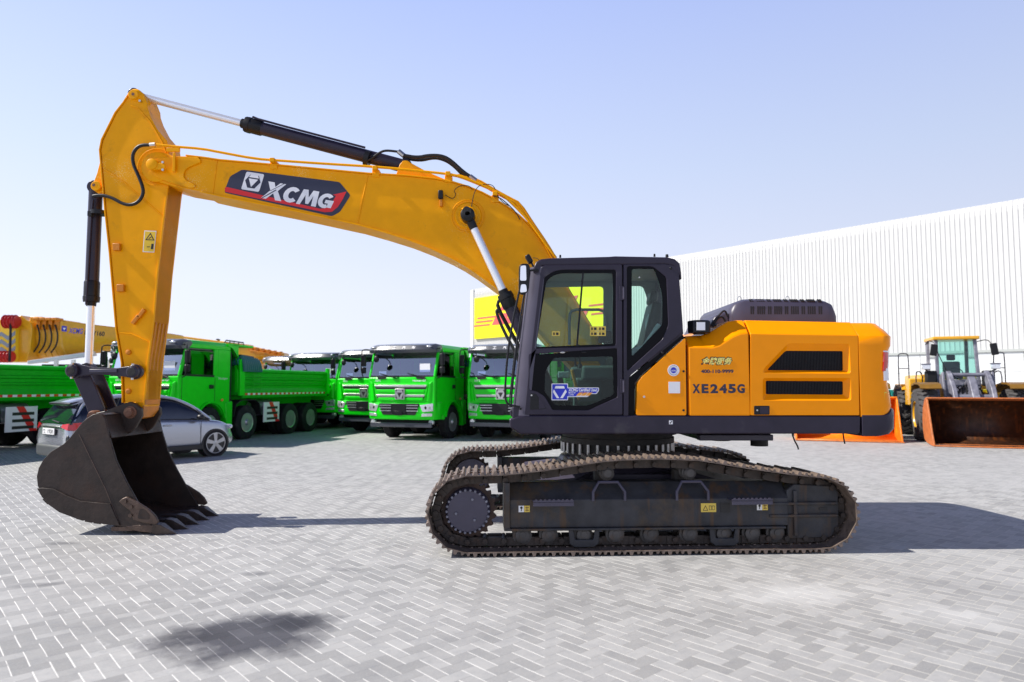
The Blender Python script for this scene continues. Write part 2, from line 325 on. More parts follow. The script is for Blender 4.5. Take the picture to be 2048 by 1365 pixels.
# ---------------------------------------------------------------- paving
def mnode(n, op, a, b=None, c=None):
    x = n.nodes.new('ShaderNodeMath'); x.operation = op
    for i, v in enumerate((a, b, c)):
        if v is None: continue
        if isinstance(v, (int, float)): x.inputs[i].default_value = v
        else: n.links.new(v, x.inputs[i])
    return x.outputs[0]
def paving():
    m = bpy.data.materials.new('herringbone_pavers'); m.use_nodes = True; n = m.node_tree; b = n.nodes['Principled BSDF']
    L = n.links.new
    tc = n.nodes.new('ShaderNodeTexCoord'); g = n.nodes.new('ShaderNodeNewGeometry')
    # slight waviness so that the laid rows are not perfectly straight
    nw = n.nodes.new('ShaderNodeTexNoise'); nw.inputs['Scale'].default_value = 1.1; nw.inputs['Detail'].default_value = 2
    L(tc.outputs['Object'], nw.inputs['Vector'])
    sb = n.nodes.new('ShaderNodeVectorMath'); sb.operation = 'SUBTRACT'; L(nw.outputs['Color'], sb.inputs[0]); sb.inputs[1].default_value = (.5, .5, .5)
    sc_ = n.nodes.new('ShaderNodeVectorMath'); sc_.operation = 'SCALE'; L(sb.outputs[0], sc_.inputs[0]); sc_.inputs['Scale'].default_value = .03
    av = n.nodes.new('ShaderNodeVectorMath'); av.operation = 'ADD'; L(tc.outputs['Object'], av.inputs[0]); L(sc_.outputs[0], av.inputs[1])
    mp = n.nodes.new('ShaderNodeMapping'); mp.vector_type = 'POINT'; mp.inputs['Rotation'].default_value = (0, 0, -R(42.3)); mp.inputs['Scale'].default_value = (1/.101, 1/.101, 1)
    # rotate first, then scale
    vr = n.nodes.new('ShaderNodeVectorRotate'); vr.rotation_type = 'Z_AXIS'; vr.inputs['Angle'].default_value = -R(42.3); L(av.outputs[0], vr.inputs['Vector'])
    mp.inputs['Rotation'].default_value = (0, 0, 0); L(vr.outputs[0], mp.inputs['Vector'])
    s = n.nodes.new('ShaderNodeSeparateXYZ'); L(mp.outputs[0], s.inputs[0]); u, v = s.outputs[0], s.outputs[1]
    i, j = mnode(n, 'FLOOR', u), mnode(n, 'FLOOR', v); fx, fy = mnode(n, 'FRACT', u), mnode(n, 'FRACT', v)
    q = mnode(n, 'FLOORED_MODULO', mnode(n, 'ADD', mnode(n, 'SUBTRACT', i, j), .25), 4.); q = mnode(n, 'FLOOR', q)
    eq = [mnode(n, 'COMPARE', q, float(k), .3) for k in range(4)]
    dA = mnode(n, 'MINIMUM', mnode(n, 'MULTIPLY_ADD', eq[1], 9., fx), mnode(n, 'MULTIPLY_ADD', eq[0], 9., mnode(n, 'SUBTRACT', 1., fx)))
    dB = mnode(n, 'MINIMUM', mnode(n, 'MULTIPLY_ADD', eq[2], 9., fy), mnode(n, 'MULTIPLY_ADD', eq[3], 9., mnode(n, 'SUBTRACT', 1., fy)))
    bi = mnode(n, 'SUBTRACT', i, eq[1]); bj = mnode(n, 'SUBTRACT', j, eq[2])
    cb = n.nodes.new('ShaderNodeCombineXYZ'); L(bi, cb.inputs[0]); L(bj, cb.inputs[1])
    wn = n.nodes.new('ShaderNodeTexWhiteNoise'); wn.noise_dimensions = '2D'; L(cb.outputs[0], wn.inputs['Vector'])
    def noise(scale, det=6, ro=.6):
        t = n.nodes.new('ShaderNodeTexNoise'); t.inputs['Scale'].default_value = scale; t.inputs['Detail'].default_value = det; t.inputs['Roughness'].default_value = ro
        L(tc.outputs['Object'], t.inputs['Vector']); return t.outputs['Fac']
    def mrange(x, a, bb, c, d):
        t = n.nodes.new('ShaderNodeMapRange'); L(x, t.inputs[0]); t.inputs[1].default_value = a; t.inputs[2].default_value = bb; t.inputs[3].default_value = c; t.inputs[4].default_value = d
        return t.outputs[0]
    def mix(f, a, bb, mode='MIX'):
        t = n.nodes.new('ShaderNodeMix'); t.data_type = 'RGBA'; t.blend_type = mode
        if isinstance(f, float): t.inputs[0].default_value = f
        else: L(f, t.inputs[0])
        for k, x in ((6, a), (7, bb)):
            if isinstance(x, tuple): t.inputs[k].default_value = (*x, 1)
            else: L(x, t.inputs[k])
        return t.outputs[2]
    base = mix(wn.outputs['Value'], (.272, .270, .264), (.43, .427, .415))
    base = mix(mrange(noise(.35, 4), .35, .65, 0., .45), base, (.42, .415, .41))
    base = mix(mrange(noise(9., 8, .7), .45, .75, 0., .4), base, (.20, .21, .23))
    base = mix(mrange(noise(70., 3), .5, .8, 0., .35), base, (.52, .52, .52))
    # sand joints: one set well filled and pale, the crossing set thin and darker
    jn = noise(2.2, 3)
    wA = mrange(jn, .3, .7, .026, .048)
    jA = mrange(mnode(n, 'SUBTRACT', dA, wA), -.012, .012, 1., 0.)
    jB = mrange(mnode(n, 'SUBTRACT', dB, .022), -.012, .012, 1., 0.)
    sp = n.nodes.new('ShaderNodeSeparateXYZ'); L(tc.outputs['Object'], sp.inputs[0])
    side = mrange(mnode(n, 'ADD', sp.outputs[0], mnode(n, 'MULTIPLY', mnode(n, 'SUBTRACT', noise(.3, 2), .5), 5.)), .2, 3.4, 0., 1.)
    base = mix(mnode(n, 'MULTIPLY', jB, mrange(side, 0., 1., .45, .75)), base, mix(side, (.19, .19, .195), (.60, .57, .49)))
    base = mix(mnode(n, 'MULTIPLY', jA, mrange(noise(6., 5, .7), .34, .5, .30, .84)), base, mix(side, (.80, .79, .75), (.66, .63, .55)))
    # white scuffs and spilt dust
    sc2 = mnode(n, 'MULTIPLY', mrange(noise(5., 9, .75), .56, .68, 0., .8), mrange(noise(.5, 2), .5, .66, 0., 1.))
    base = mix(sc2, base, (.68, .68, .67))
    # oil and water stains, each with its own place on the ground
    d1 = noise(4., 5); d2 = noise(1.6, 3)
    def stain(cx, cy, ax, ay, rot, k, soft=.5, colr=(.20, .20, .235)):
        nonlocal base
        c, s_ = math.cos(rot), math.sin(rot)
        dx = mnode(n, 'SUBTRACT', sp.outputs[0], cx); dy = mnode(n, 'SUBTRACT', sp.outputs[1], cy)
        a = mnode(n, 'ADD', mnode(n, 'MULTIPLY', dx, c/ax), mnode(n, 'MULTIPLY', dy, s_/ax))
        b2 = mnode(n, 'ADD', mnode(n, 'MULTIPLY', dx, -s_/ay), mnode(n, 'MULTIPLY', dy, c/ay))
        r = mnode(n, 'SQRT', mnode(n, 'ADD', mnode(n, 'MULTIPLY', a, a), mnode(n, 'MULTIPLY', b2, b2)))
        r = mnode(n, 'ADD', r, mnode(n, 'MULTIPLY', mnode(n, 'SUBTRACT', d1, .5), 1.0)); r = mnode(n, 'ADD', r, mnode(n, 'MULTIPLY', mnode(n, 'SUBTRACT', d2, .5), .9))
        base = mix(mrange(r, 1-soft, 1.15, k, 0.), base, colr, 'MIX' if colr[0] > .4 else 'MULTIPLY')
    # faint tyre marks: bands along wide turning circles
    for cx, cy, rr, wd, k in ((-9., 14.5, 11.2, .16, .20), (-9., 14.5, 13.1, .16, .20), (12., 15.5, 12.6, .15, .22), (12., 15.5, 10.7, .15, .22), (-3., -8., 13.9, .14, .16), (-3., -8., 15.6, .14, .16)):
        dx = mnode(n, 'SUBTRACT', sp.outputs[0], cx); dy = mnode(n, 'SUBTRACT', sp.outputs[1], cy)
        r = mnode(n, 'SQRT', mnode(n, 'ADD', mnode(n, 'MULTIPLY', dx, dx), mnode(n, 'MULTIPLY', dy, dy)))
        r = mnode(n, 'ABSOLUTE', mnode(n, 'SUBTRACT', r, rr)); band = mrange(r, wd*.6, wd*1.3, k, 0.)
        base = mix(mnode(n, 'MULTIPLY', band, mrange(noise(1.3, 6, .7), .4, .6, .2, 1.)), base, (.15, .15, .155))
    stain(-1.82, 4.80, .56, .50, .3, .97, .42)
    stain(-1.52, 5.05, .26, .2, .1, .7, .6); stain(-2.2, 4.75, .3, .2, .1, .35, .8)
    stain(-2.35, 6.35, .14, .09, 0, .45); stain(-4.05, 6.0, .26, .08, .3, .4); stain(-1.6, 6.5, .2, .08, 0, .4); stain(-4.9, 7.55, .2, .08, 0, .5)
    stain(2.3, 5.75, .7, .3, .2, .55, .9, (.66, .66, .65)); stain(3.3, 5.2, .5, .3, -.3, .4, .9, (.64, .64, .63))
    L(base, b.inputs['Base Color'])
    b.inputs['Roughness'].default_value = .62; b.inputs['Specular IOR Level'].default_value = .35
    hgt = mnode(n, 'ADD', mnode(n, 'MULTIPLY', mnode(n, 'MAXIMUM', jA, jB), -.6), mnode(n, 'ADD', mnode(n, 'MULTIPLY', noise(60., 4), .35), mnode(n, 'MULTIPLY', wn.outputs['Value'], .5)))
    bp = n.nodes.new('ShaderNodeBump'); bp.inputs['Strength'].default_value = .35; bp.inputs['Distance'].default_value = .006
    L(hgt, bp.inputs['Height']); L(bp.outputs[0], b.inputs['Normal'])
    return m
g = MB().add([(-900, -60, 0), (900, -60, 0), (900, 1500, 0), (-900, 1500, 0)], [(0, 1, 2, 3)]).build('paved_ground', paving(), None, False)
tag(g, kind='structure')
# ---------------------------------------------------------------- warehouse
WD = Vector((-.673, .7396, 0)).normalized(); WN = Vector((-WD.y, WD.x, 0))   # along the wall going away; WN points to the yard
WN = -Vector((WD.y, -WD.x, 0)) if (-Vector((WD.y, -WD.x, 0))).y < 0 else Vector((WD.y, -WD.x, 0))
WH = 14.0
# wall passes where the right photo edge sees it 44 m away
W0 = Vector((1024/F*44.0, 44.0, 0))
def wall_t(px):
    a = (px-1024)/F   # solve (W0.x + t d.x) = a (W0.y + t d.y)
    return (a*W0.y-W0.x)/(WD.x-a*WD.y)
TL = wall_t(945); TR = -30.0
def wp(t, off, z): p = W0+WD*t+WN*off; return (p.x, p.y, z)
wh = empty('warehouse', W0)
tag(wh, 'long white warehouse clad in ribbed metal sheets behind the loaders', 'warehouse')
def wmesh(name, mb, m, **k):
    mb.v = [(v[0]-W0.x, v[1]-W0.y, v[2]) for v in mb.v]
    return mb.build(name, m, wh, **k)
mb = MB()
# ribbed cladding: trapezoid ribs every .4 m, rolled over at the eaves
pr = []
t = TR; PIT = .30
while t < TL:
    pr += [(t, 0), (t+PIT*.70, 0), (t+PIT*.77, .04), (t+PIT*.93, .04)]; t += PIT
pr.append((t, 0))
cols = [(0., 4.05)]; 
zz = [(4.05, 0), (WH-.8, 0), (WH-.45, -.05), (WH-.15, -.22), (WH, -.5), (WH+.08, -1.2)]
vs = []; fs = []
for (tt, o_) in pr:
    for z, back in zz: vs.append(wp(tt, o_+back, z))
k = len(zz)
for a in range(len(pr)-1):
    for c in range(k-1): fs.append((a*k+c, (a+1)*k+c, (a+1)*k+c+1, a*k+c+1))
mb.add(vs, fs); wmesh('ribbed_cladding', mb, M['wall'], smooth=False)
mb = MB()
a_, b_ = wp(TR, -.05, 0), wp(t, -.05, 0)
mb.add([wp(TR, -.05, 0), wp(t, -.05, 0), wp(t, -30, 0), wp(TR, -30, 0), wp(TR, -.4, WH-.3), wp(t, -.4, WH-.3), wp(t, -30, WH+1.2), wp(TR, -30, WH+1.2)],
       [(0, 1, 5, 4), (1, 2, 6, 5), (2, 3, 7, 6), (3, 0, 4, 7), (4, 5, 6, 7)])
wmesh('building_shell', mb, M['wall2'], smooth=False)
mb = MB()
for z0, z1, th in ((3.93, 4.1, .14), (0, .25, .12)):
    p, q = wp(TR, th, 0), wp(t, th, 0)
    mb.add([wp(TR, 0, z0), wp(t, 0, z0), wp(t, 0, z1), wp(TR, 0, z1), wp(TR, th, z0), wp(t, th, z0), wp(t, th, z1), wp(TR, th, z1)],
           [(4, 5, 6, 7), (3, 2, 6, 7), (0, 1, 5, 4), (1, 2, 6, 5), (0, 3, 7, 4)])
wmesh('flashing_strip', mb, M['flash'], smooth=False)
mb = MB()
tt = TR
while tt < t:      # smooth dado panels with open joints
    for (z0, z1) in ((.27, 1.35), (1.37, 2.6), (2.62, 3.92)):
        e = min(tt+5.97, t-.5)
        if e < tt: continue
        mb.add([wp(tt, -.04, z0), wp(e, -.04, z0), wp(e, -.04, z1), wp(tt, -.04, z1), wp(tt, .03, z0), wp(e, .03, z0), wp(e, .03, z1), wp(tt, .03, z1)],
               [(4, 5, 6, 7), (3, 2, 6, 7), (0, 1, 5, 4), (1, 2, 6, 5), (0, 3, 7, 4)])
    tt += 6.
wmesh('dado_panels', mb, M['wall2'], smooth=False)
# corner trim at the far end
mb = MB()
mb.add([wp(t-.5, .1, 0), wp(t+.05, .1, 0), wp(t+.05, -.6, 0), wp(t-.5, -.6, 0), wp(t-.5, .1, WH-.2), wp(t+.05, .1, WH-.2), wp(t+.05, -.6, WH-.2), wp(t-.5, -.6, WH-.2)],
       [(0, 1, 5, 4), (1, 2, 6, 5), (3, 0, 4, 7), (4, 5, 6, 7)])
wmesh('corner_trim', mb, M['wall2'], smooth=False)
# sign board on the wall
sgn = empty('wall_sign', W0)
tag(sgn, 'big yellow sign board with red slanted letters and stripes on the warehouse wall', 'sign')
s0, s1 = wall_t(952), wall_t(1238)     # far and near end
def zpx(px, py):   # height on the wall seen at a pixel
    p = W0+WD*wall_t(px)
    return P(px, py, p.y).z
zt = (zpx(952, 595)+zpx(1230, 560))/2; zb = zpx(952, 679)
def smesh(name, mb, m):
    mb.v = [(v[0]-W0.x, v[1]-W0.y, v[2]) for v in mb.v]
    return mb.build(name, m, sgn, smooth=False)
mb = MB()
mb.add([wp(s0, .08, zb), wp(s1, .08, zb), wp(s1, .08, zt), wp(s0, .08, zt), wp(s0, .30, zb), wp(s1, .30, zb), wp(s1, .30, zt), wp(s0, .30, zt)],
       [(4, 5, 6, 7), (3, 2, 6, 7), (0, 1, 5, 4), (1, 2, 6, 5), (0, 3, 7, 4)])
smesh('sign_board', mb, M['signy'])
SL = s0-s1; SH = zt-zb
def spoly(polys):
    """polys in sign units: x 0..1 along the board (left to right), y 0..1 up"""
    m_ = plate_mesh([[(x*SL, y*SH) for x, y in pl] for pl in polys], .03)
    X = -WD; Mx = Matrix((( X.x, 0, WN.x, wp(s0, .33, zb)[0]-W0.x), (X.y, 0, WN.y, wp(s0, .33, zb)[1]-W0.y), (0, 1, 0, zb), (0, 0, 0, 1)))
    m_.transform(Mx); return m_
def sl_(x, y, y0=.30): return (x+(y-y0)*SH/SL*.62, y)
A_ = .30; B_ = .74; MID = .50
def quad(x0, x1, y0, y1): return [sl_(x0, y0), sl_(x1, y0), sl_(x1, y1), sl_(x0, y1)]
link('red_lettering', spoly([
    [sl_(.15, A_), sl_(.33, A_), sl_(.385, .42), sl_(.385, .58), sl_(.365, B_), sl_(.17, B_), sl_(.17, .62), sl_(.27, .62), sl_(.27, .43), sl_(.255, .43), sl_(.245, .55), sl_(.155, .55)],
    quad(.41, .485, A_, MID-.02), quad(.53, .605, A_, MID-.02), quad(.41, .485, MID+.08, B_), quad(.53, .605, MID+.08, B_), quad(.41, .605, MID, MID+.06),
    quad(.635, .82, A_, .44), quad(.635, .71, .46, B_)]), M['signr'], sgn, False)
link('red_stripes', spoly([quad(.0, .13, .30, .335), quad(.0, .14, .39, .425), quad(.0, .15, .48, .515), quad(.85, .97, .30, .335), quad(.83, .965, .39, .425), quad(.81, .96, .48, .515)]), M['signr'], sgn, False)
# teal skips against the warehouse
def skip(px0, px1, ytop, Y, label):
    a = P(px0, ytop, Y); b = P(px1, ytop, Y); x0, x1, z = a.x, b.x, a.z
    e = empty('waste_skip', ((x0+x1)/2, Y, 0)); tag(e, label, 'skip', 'teal skips by the warehouse')
    hw = (x1-x0)/2; mb = MB()
    mb.add([(-hw+.25, 0, .15), (hw-.25, 0, .15), (hw-.25, 1.6, .15), (-hw+.25, 1.6, .15), (-hw, -.15, z), (hw, -.15, z), (hw, 1.75, z), (-hw, 1.75, z)],
           [(0, 1, 5, 4), (1, 2, 6, 5), (2, 3, 7, 6), (3, 0, 4, 7), (3, 2, 1, 0)])
    mb.build('body', M['tealb'], e, smooth=False)
    mb = MB().bb(-hw-.05, hw+.05, -.22, -.12, z-.12, z).bb(-hw-.05, hw+.05, 1.72, 1.82, z-.12, z).bb(-hw-.07, -hw+.03, -.119, 1.719, z-.12, z).bb(hw-.03, hw+.07, -.119, 1.719, z-.12, z)
    for i in range(5):
        x = -hw+.35+(2*hw-.7)*i/4; mb.box((x, -.13, z*.55), (.09, .12, z*.75), Matrix.Rotation(R(5), 3, 'X'))
    mb.build('rim', M['tealb'], e, bevel=.01)
    MB().bb(-hw+.3, -hw+.5, .2, 1.4, .0, .17).bb(hw-.5, hw-.3, .2, 1.4, 0, .17).build('foot', M['chas'], e)
skip(1742, 1815, 780, 31, 'teal metal skip seen between the excavator and the first loader wheels')
skip(2026, 2120, 782, 32, 'teal metal skip to the right of the front loader wheel')
M['roll'] = mat('dusty_roller_steel', (.075, .07, .068), .55, metal=.2, var=.3, dirt=(.10, .06, .035), da=.3, bump=.2, dsc=9.)
# ================================================================ EXCAVATOR
OX = (1.31, 8.60, 0.0)
exc = empty('excavator', OX)
tag(exc, 'yellow tracked excavator with dark grey cab, long boom and rusty bucket standing on the pavers', 'excavator')
def E(px, py, Y): return P(px, py, Y, OX)
def X2(pts, Y):   # photo outline -> (x, z) in the excavator's own upright plane
    return [(E(a, b, Y).x, E(a, b, Y).z) for a, b in pts]
YS = 7.2; yl = YS-OX[1]     # near side plane of the upper body, local -1.4
def dplate(name, pts, Y, m, parent=None, t=.003, r=0.):
    """decal or thin sheet: outline in photo pixels on plane Y"""
    q = X2(pts, Y); q = rnd(q, r) if r else q
    return xzplate(name, [q], Y-OX[1]-t, Y-OX[1], m, parent or exc, smooth=False)
# ---- undercarriage (turned 3 degrees against the upper body)
UA = R(2.6)
def upart(name, mb, m, parent=None, **k):
    o = mb.build(name, m, parent or exc, **k)
    if parent is None: o.rotation_euler = (0, 0, UA)
    return o
path = [(-1.85, .052), (1.78, .052)]
def arc(cx, cz, r, a0, a1, n): return [(cx+r*math.cos(R(a0+(a1-a0)*i/n)), cz+r*math.sin(R(a0+(a1-a0)*i/n))) for i in range(n+1)]
path += arc(1.81, .407, .355, -80, 80, 12)
path += [(1.5, .795), (1.0, .865), (.55, .945), (.1, .962), (-.38, .95), (-.7, .905), (-1.1, .845), (-1.45, .81)]
path += arc(-1.85, .427, .375, 92, 268, 14)
pp = [Vector(p) for p in path]+[Vector(path[0])]
seg = [(pp[i+1]-pp[i]).length for i in range(len(pp)-1)]; TOT = sum(seg); NS = 49; PT = TOT/NS
def at(s):
    s = s % TOT
    for i, l in enumerate(seg):
        if s <= l: return pp[i]+(pp[i+1]-pp[i])*(s/l)
        s -= l
    return pp[0]
def trk(v0):
    """one crawler: chain links with 49 shoes"""
    lk = MB()
    for k in range(NS):
        a = at(k*PT); b = at((k+1)*PT); d = (b-a).normalized(); nn = Vector((d.y, -d.x))   # outward
        ang = math.atan2(d.y, d.x)
        rot = Matrix.Rotation(-ang, 3, 'Y')
        c = (a+b)/2-nn*.062
        for sv in (-.085, .085):
            lk.box((c.x, v0+sv, c.y), (PT*.74, .045, .085), rot)
            c2 = c-nn*.0+d*PT*.34
            lk.box((c2.x, v0+sv*1.22, c2.y), (PT*.5, .03, .075), rot)
        e = b-nn*.07
        lk.cyl((e.x, v0-.15, e.y), (e.x, v0+.15, e.y), .028, n=10)
    ch = upart('crawler_track', lk, M['link'])
    sm = MB()   # triple grouser shoe in its own frame: x along the run, y across, z outward
    h = PT/2
    prof = [(-h+.004, 0), (-h+.004, .010), (-h+.02, .034), (-h+.036, .034), (-h+.044, .010), (-.024, .010), (-.012, .044), (.012, .044), (.022, .010),
            (h-.05, .010), (h-.040, .036), (h-.020, .036), (h-.012, .010), (h+.012, .006), (h+.012, -.004), (h-.02, 0)]
    sm.xz(prof, -.30, .30)
    for bx, by in ((-.045, -.10), (-.045, .10), (.035, -.10), (.035, .10)): sm.cyl((bx, by, -.01), (bx, by, .022), .013, n=8)
    me = sm.mesh('track_shoe'); me.materials.append(M['shoe'])
    for k in range(NS):
        a = at(k*PT); b = at((k+1)*PT); d = (b-a).normalized(); c = (a+b)/2
        o = bpy.data.objects.new('track_shoe', me); COL.objects.link(o); o.parent = ch
        nn = Vector((d.y, -d.x)); mx = Matrix(((d.x, 0, nn.x), (0, 1, 0), (d.y, 0, nn.y)))
        # keep right handed: x along, y across, z outward
        if mx.determinant() < 0: mx = Matrix(((-d.x, 0, nn.x), (0, 1, 0), (-d.y, 0, nn.y)))
        o.matrix_local = Matrix.Translation((c.x, v0, c.y)) @ mx.to_4x4()
    return ch
for v0 in (-1.3, 1.3): trk(v0)
for sv in (-1, 1):
    v = lambda a: sv*a
    yy = sorted((v(1.10), v(1.47)))
    # side frame: vertical web with sloped top
    fr = MB()
    sec = [(v(1.06), .26), (v(1.46), .26), (v(1.46), .54), (v(1.30), .70), (v(1.12), .70)]
    fr.yz(sec, -1.40, 1.50)
    fr.bb(-1.46, -1.40, min(v(1.03), v(1.49)), max(v(1.03), v(1.49)), .235, .72)
    fr.bb(-1.44, 1.46, min(v(1.02), v(1.50)), max(v(1.02), v(1.50)), .235, .259)
    sf = upart('track_frame', fr, M['frame'], bevel=.006)
    # idler guard box at the rear end
    gb = MB(); gx = [(1.50, .12), (1.50, .62), (1.58, .68), (1.98, .66), (2.05, .60), (2.05, .26), (1.96, .13)]
    gb.xz(gx, min(v(1.08), v(1.44)), max(v(1.08), v(1.44)))
    gb.bb(1.30, 2.03, min(v(1.44), v(1.475)), max(v(1.44), v(1.475)), .47, .50).bb(1.30, 2.03, min(v(1.44), v(1.475)), max(v(1.44), v(1.475)), .345, .375)
    gb.bb(1.56, 1.60, min(v(1.44), v(1.47)), max(v(1.44), v(1.47)), .15, .62)
    gbo = upart('idler_guard', gb, M['frame'], sf, bevel=.008)
    upart('slot', MB().bb(1.84, 1.93, min(v(1.441), v(1.446)), max(v(1.441), v(1.446)), .41, .44), M['deck'], sf)
    idl = MB().lathe((1.81, v(1.3)-.13, .405), (0, 1, 0), [(0, .16), (.02, .26), (.07, .275), (.075, .315), (.185, .315), (.19, .275), (.24, .26), (.26, .16)], 36)
    upart('idler_wheel', idl, M['dst'])
    # drive sprocket
    sp_ = []
    for k in range(21*4):
        a = 2*math.pi*k/84; r = (.295, .306, .270, .270)[k % 4]
        sp_.append((-1.83+r*math.cos(a), .427+r*math.sin(a)))
    spm = MB().xz(sp_, v(1.3)-.035, v(1.3)+.035)
    spo = upart('drive_sprocket', spm, M['sprk'])
    hb = MB().lathe((-1.83, v(1.2), .427), (0, sv, 0), [(0, .25), (.13, .25), (.135, .235), (.20, .228), (.235, .205), (.24, .0)], 44)
    hbo = upart('hub', hb, M['gun2'], spo)
    bt = MB()
    for k in range(26):
        a = 2*math.pi*k/26
        bt.cyl((-1.83+.215*math.cos(a), v(1.40), .427+.215*math.sin(a)), (-1.83+.215*math.cos(a), v(1.45), .427+.215*math.sin(a)), .013, n=6)
    for a, r in ((1.2, .13), (3.3, .12), (5.4, .11)): bt.cyl((-1.83+r*math.cos(a), v(1.43), .427+r*math.sin(a)), (-1.83+r*math.cos(a), v(1.455), .427+r*math.sin(a)), .014, n=6)
    upart('hub_bolts', bt, M['lgrey'] if sv < 0 else M['dst'], spo)
    # bottom rollers, carrier rollers
    for rx in (-1.27, -1.00, -.64, -.31, .05, .46, .82, 1.12, 1.38):
        ro = MB().lathe((rx, v(1.3)-.16, .178), (0, 1, 0), [(0, .05), (.01, .072), (.04, .075), (.045, .098), (.085, .098), (.09, .08), (.23, .08), (.235, .098), (.275, .098), (.28, .075), (.31, .072), (.32, .05)], 22)
        ro.cyl((rx, v(1.47), .19), (rx, v(1.0), .19), .032, n=12)
        upart('track_roller', ro, M['roll'])
    for rx in (-.38, .49):
        ro = MB().lathe((rx, v(1.3)-.13, .80), (0, 1, 0), [(0, .04), (.02, .062), (.05, .065), (.06, .078), (.10, .078), (.11, .06), (.16, .06), (.17, .078), (.20, .078), (.22, .065), (.26, .04)], 22)
        ro.bb(rx-.09, rx+.09, min(v(1.02), v(1.15)), max(v(1.02), v(1.15)), .66, .80)
        upart('carrier_roller', ro, M['roll'])
        # raised tie-down loop
        lp = MB().tube([(rx-.165, v(1.48), .53), (rx-.165, v(1.48), .62), (rx-.10, v(1.44), .715), (rx+.10, v(1.44), .715), (rx+.165, v(1.48), .62), (rx+.165, v(1.48), .53)], .016, 8)
        upart('tie_down_loop', lp, M['gun2'], sf)
    for gx0 in (-.64, .82):   # track guards straddling a roller
        q = [(gx0-.16, .262), (gx0-.15, .10), (gx0-.10, .062), (gx0+.10, .062), (gx0+.15, .10), (gx0+.16, .262), (gx0+.115, .262), (gx0+.095, .14), (gx0-.095, .14), (gx0-.115, .262)]
        upart('track_guard', MB().xz(q, min(v(1.455), v(1.485)), max(v(1.455), v(1.485))), M['frame'], sf, bevel=.008)
    for x0, x1 in ((-1.17, -.76), (.86, 1.28)):   # serrated steps
        st = MB(); st.bb(x0, x1, min(v(1.461), v(1.60)), max(v(1.461), v(1.60)), .535, .543).bb(x0, x1, min(v(1.594), v(1.60)), max(v(1.594), v(1.60)), .50, .558)
        k = x0+.02
        while k < x1: st.bb(k, k+.02, min(v(1.592), v(1.602)), max(v(1.592), v(1.602)), .558, .568); k += .045
        upart('step', st, M['gun2'], sf)
if True:
    ycf = -1.4615
    def ustick(name, u0, u1, z0, z1, m, t=.003, y=ycf): return upart(name, MB().bb(u0, u1, y-t, y, z0, z1), m, sf_near)
    sf_near = [o for o in exc.children if o.name.startswith('track_frame')][0]
    s_ = ustick('warning_sticker', .58, .74, .405, .495, M['decg'])
    upart('triangle', MB().xz([(.60, .42), (.655, .42), (.6275, .475)], ycf-.0045, ycf-.003), M['deck'], sf_near)
    upart('triangle', MB().xz([(.609, .426), (.646, .426), (.6275, .463)], ycf-.0055, ycf-.0045), M['decg'], sf_near)
    upart('book_symbol', MB().bb(.665, .692, ycf-.0045, ycf-.003, .425, .47).bb(.696, .723, ycf-.0045, ycf-.003, .425, .47), M['deck'], sf_near)
    upart('book_symbol', MB().bb(.669, .688, ycf-.0055, ycf-.0045, .430, .465).bb(.700, .719, ycf-.0055, ycf-.0045, .430, .465), M['decg'], sf_near)
    ustick('access_hole', .785, .885, .40, .495, M['deck'])
    for u in (-1.31, 1.17):
        ustick('grease_sticker', u, u+.055, .42, .485, M['white']); ustick('grease_sticker', u+.056, u+.115, .42, .485, M['decg'])
        upart('spanner_symbol', MB().cyl((u+.028, ycf-.0045, .465), (u+.028, ycf-.003, .465), .013, n=14).bb(u+.024, u+.032, ycf-.0045, ycf-.003, .43, .455), M['deck'], sf_near)
        upart('spanner_symbol', MB().bb(u+.068, u+.105, ycf-.0045, ycf-.003, .462, .468).bb(u+.068, u+.105, ycf-.0045, ycf-.003, .436, .442).bb(u+.082, u+.088, ycf-.0045, ycf-.003, .43, .475), M['rust'], sf_near)
    dr = MB()    # drain slots on the sloped top
# X-shaped carbody
cb_ = MB()
cb_.bb(-.75, .95, -.85, .85, .42, .72)
for sx in (-1, 1):
    for sy in (-1, 1):
        a = Vector((.1+sx*.5, sy*.45)); b = Vector((.1+sx*1.05, sy*1.10)); d = (b-a).normalized(); q = Vector((-d.y, d.x))*.20
        cb_.add([(a.x-q.x, a.y-q.y, .42), (a.x+q.x, a.y+q.y, .42), (b.x+q.x, b.y+q.y, .40), (b.x-q.x, b.y-q.y, .40),
                 (a.x-q.x, a.y-q.y, .80), (a.x+q.x, a.y+q.y, .80), (b.x+q.x, b.y+q.y, .66), (b.x-q.x, b.y-q.y, .66)],
                [(3, 2, 1, 0), (4, 5, 6, 7), (0, 1, 5, 4), (1, 2, 6, 5), (2, 3, 7, 6), (3, 0, 4, 7)])
cb_.lathe((0, 0, .70), (0, 0, 1), [(0, .80), (.10, .74), (.16, .70)], 48)
upart('carbody', cb_, M['gun2'], bevel=.01)
rg = MB().lathe((0, 0, .86), (0, 0, 1), [(0, .62), (.05, .62), (.051, .66), (.16, .66), (.161, .70), (.225, .70), (.226, .68), (.26, .68), (.262, .73), (.33, .73)], 64)
rgo = upart('slewing_ring', rg, M['dst'])
bme = MB().cyl((0, 0, .90), (0, 0, 1.02), .018, n=8).mesh('ring_bolt'); bme.materials.append(M['steel'])
for k in range(36):
    a = 2*math.pi*k/36; o = bpy.data.objects.new('ring_bolt', bme); COL.objects.link(o); o.parent = rgo; o.location = (.685*math.cos(a), .685*math.sin(a), 0)
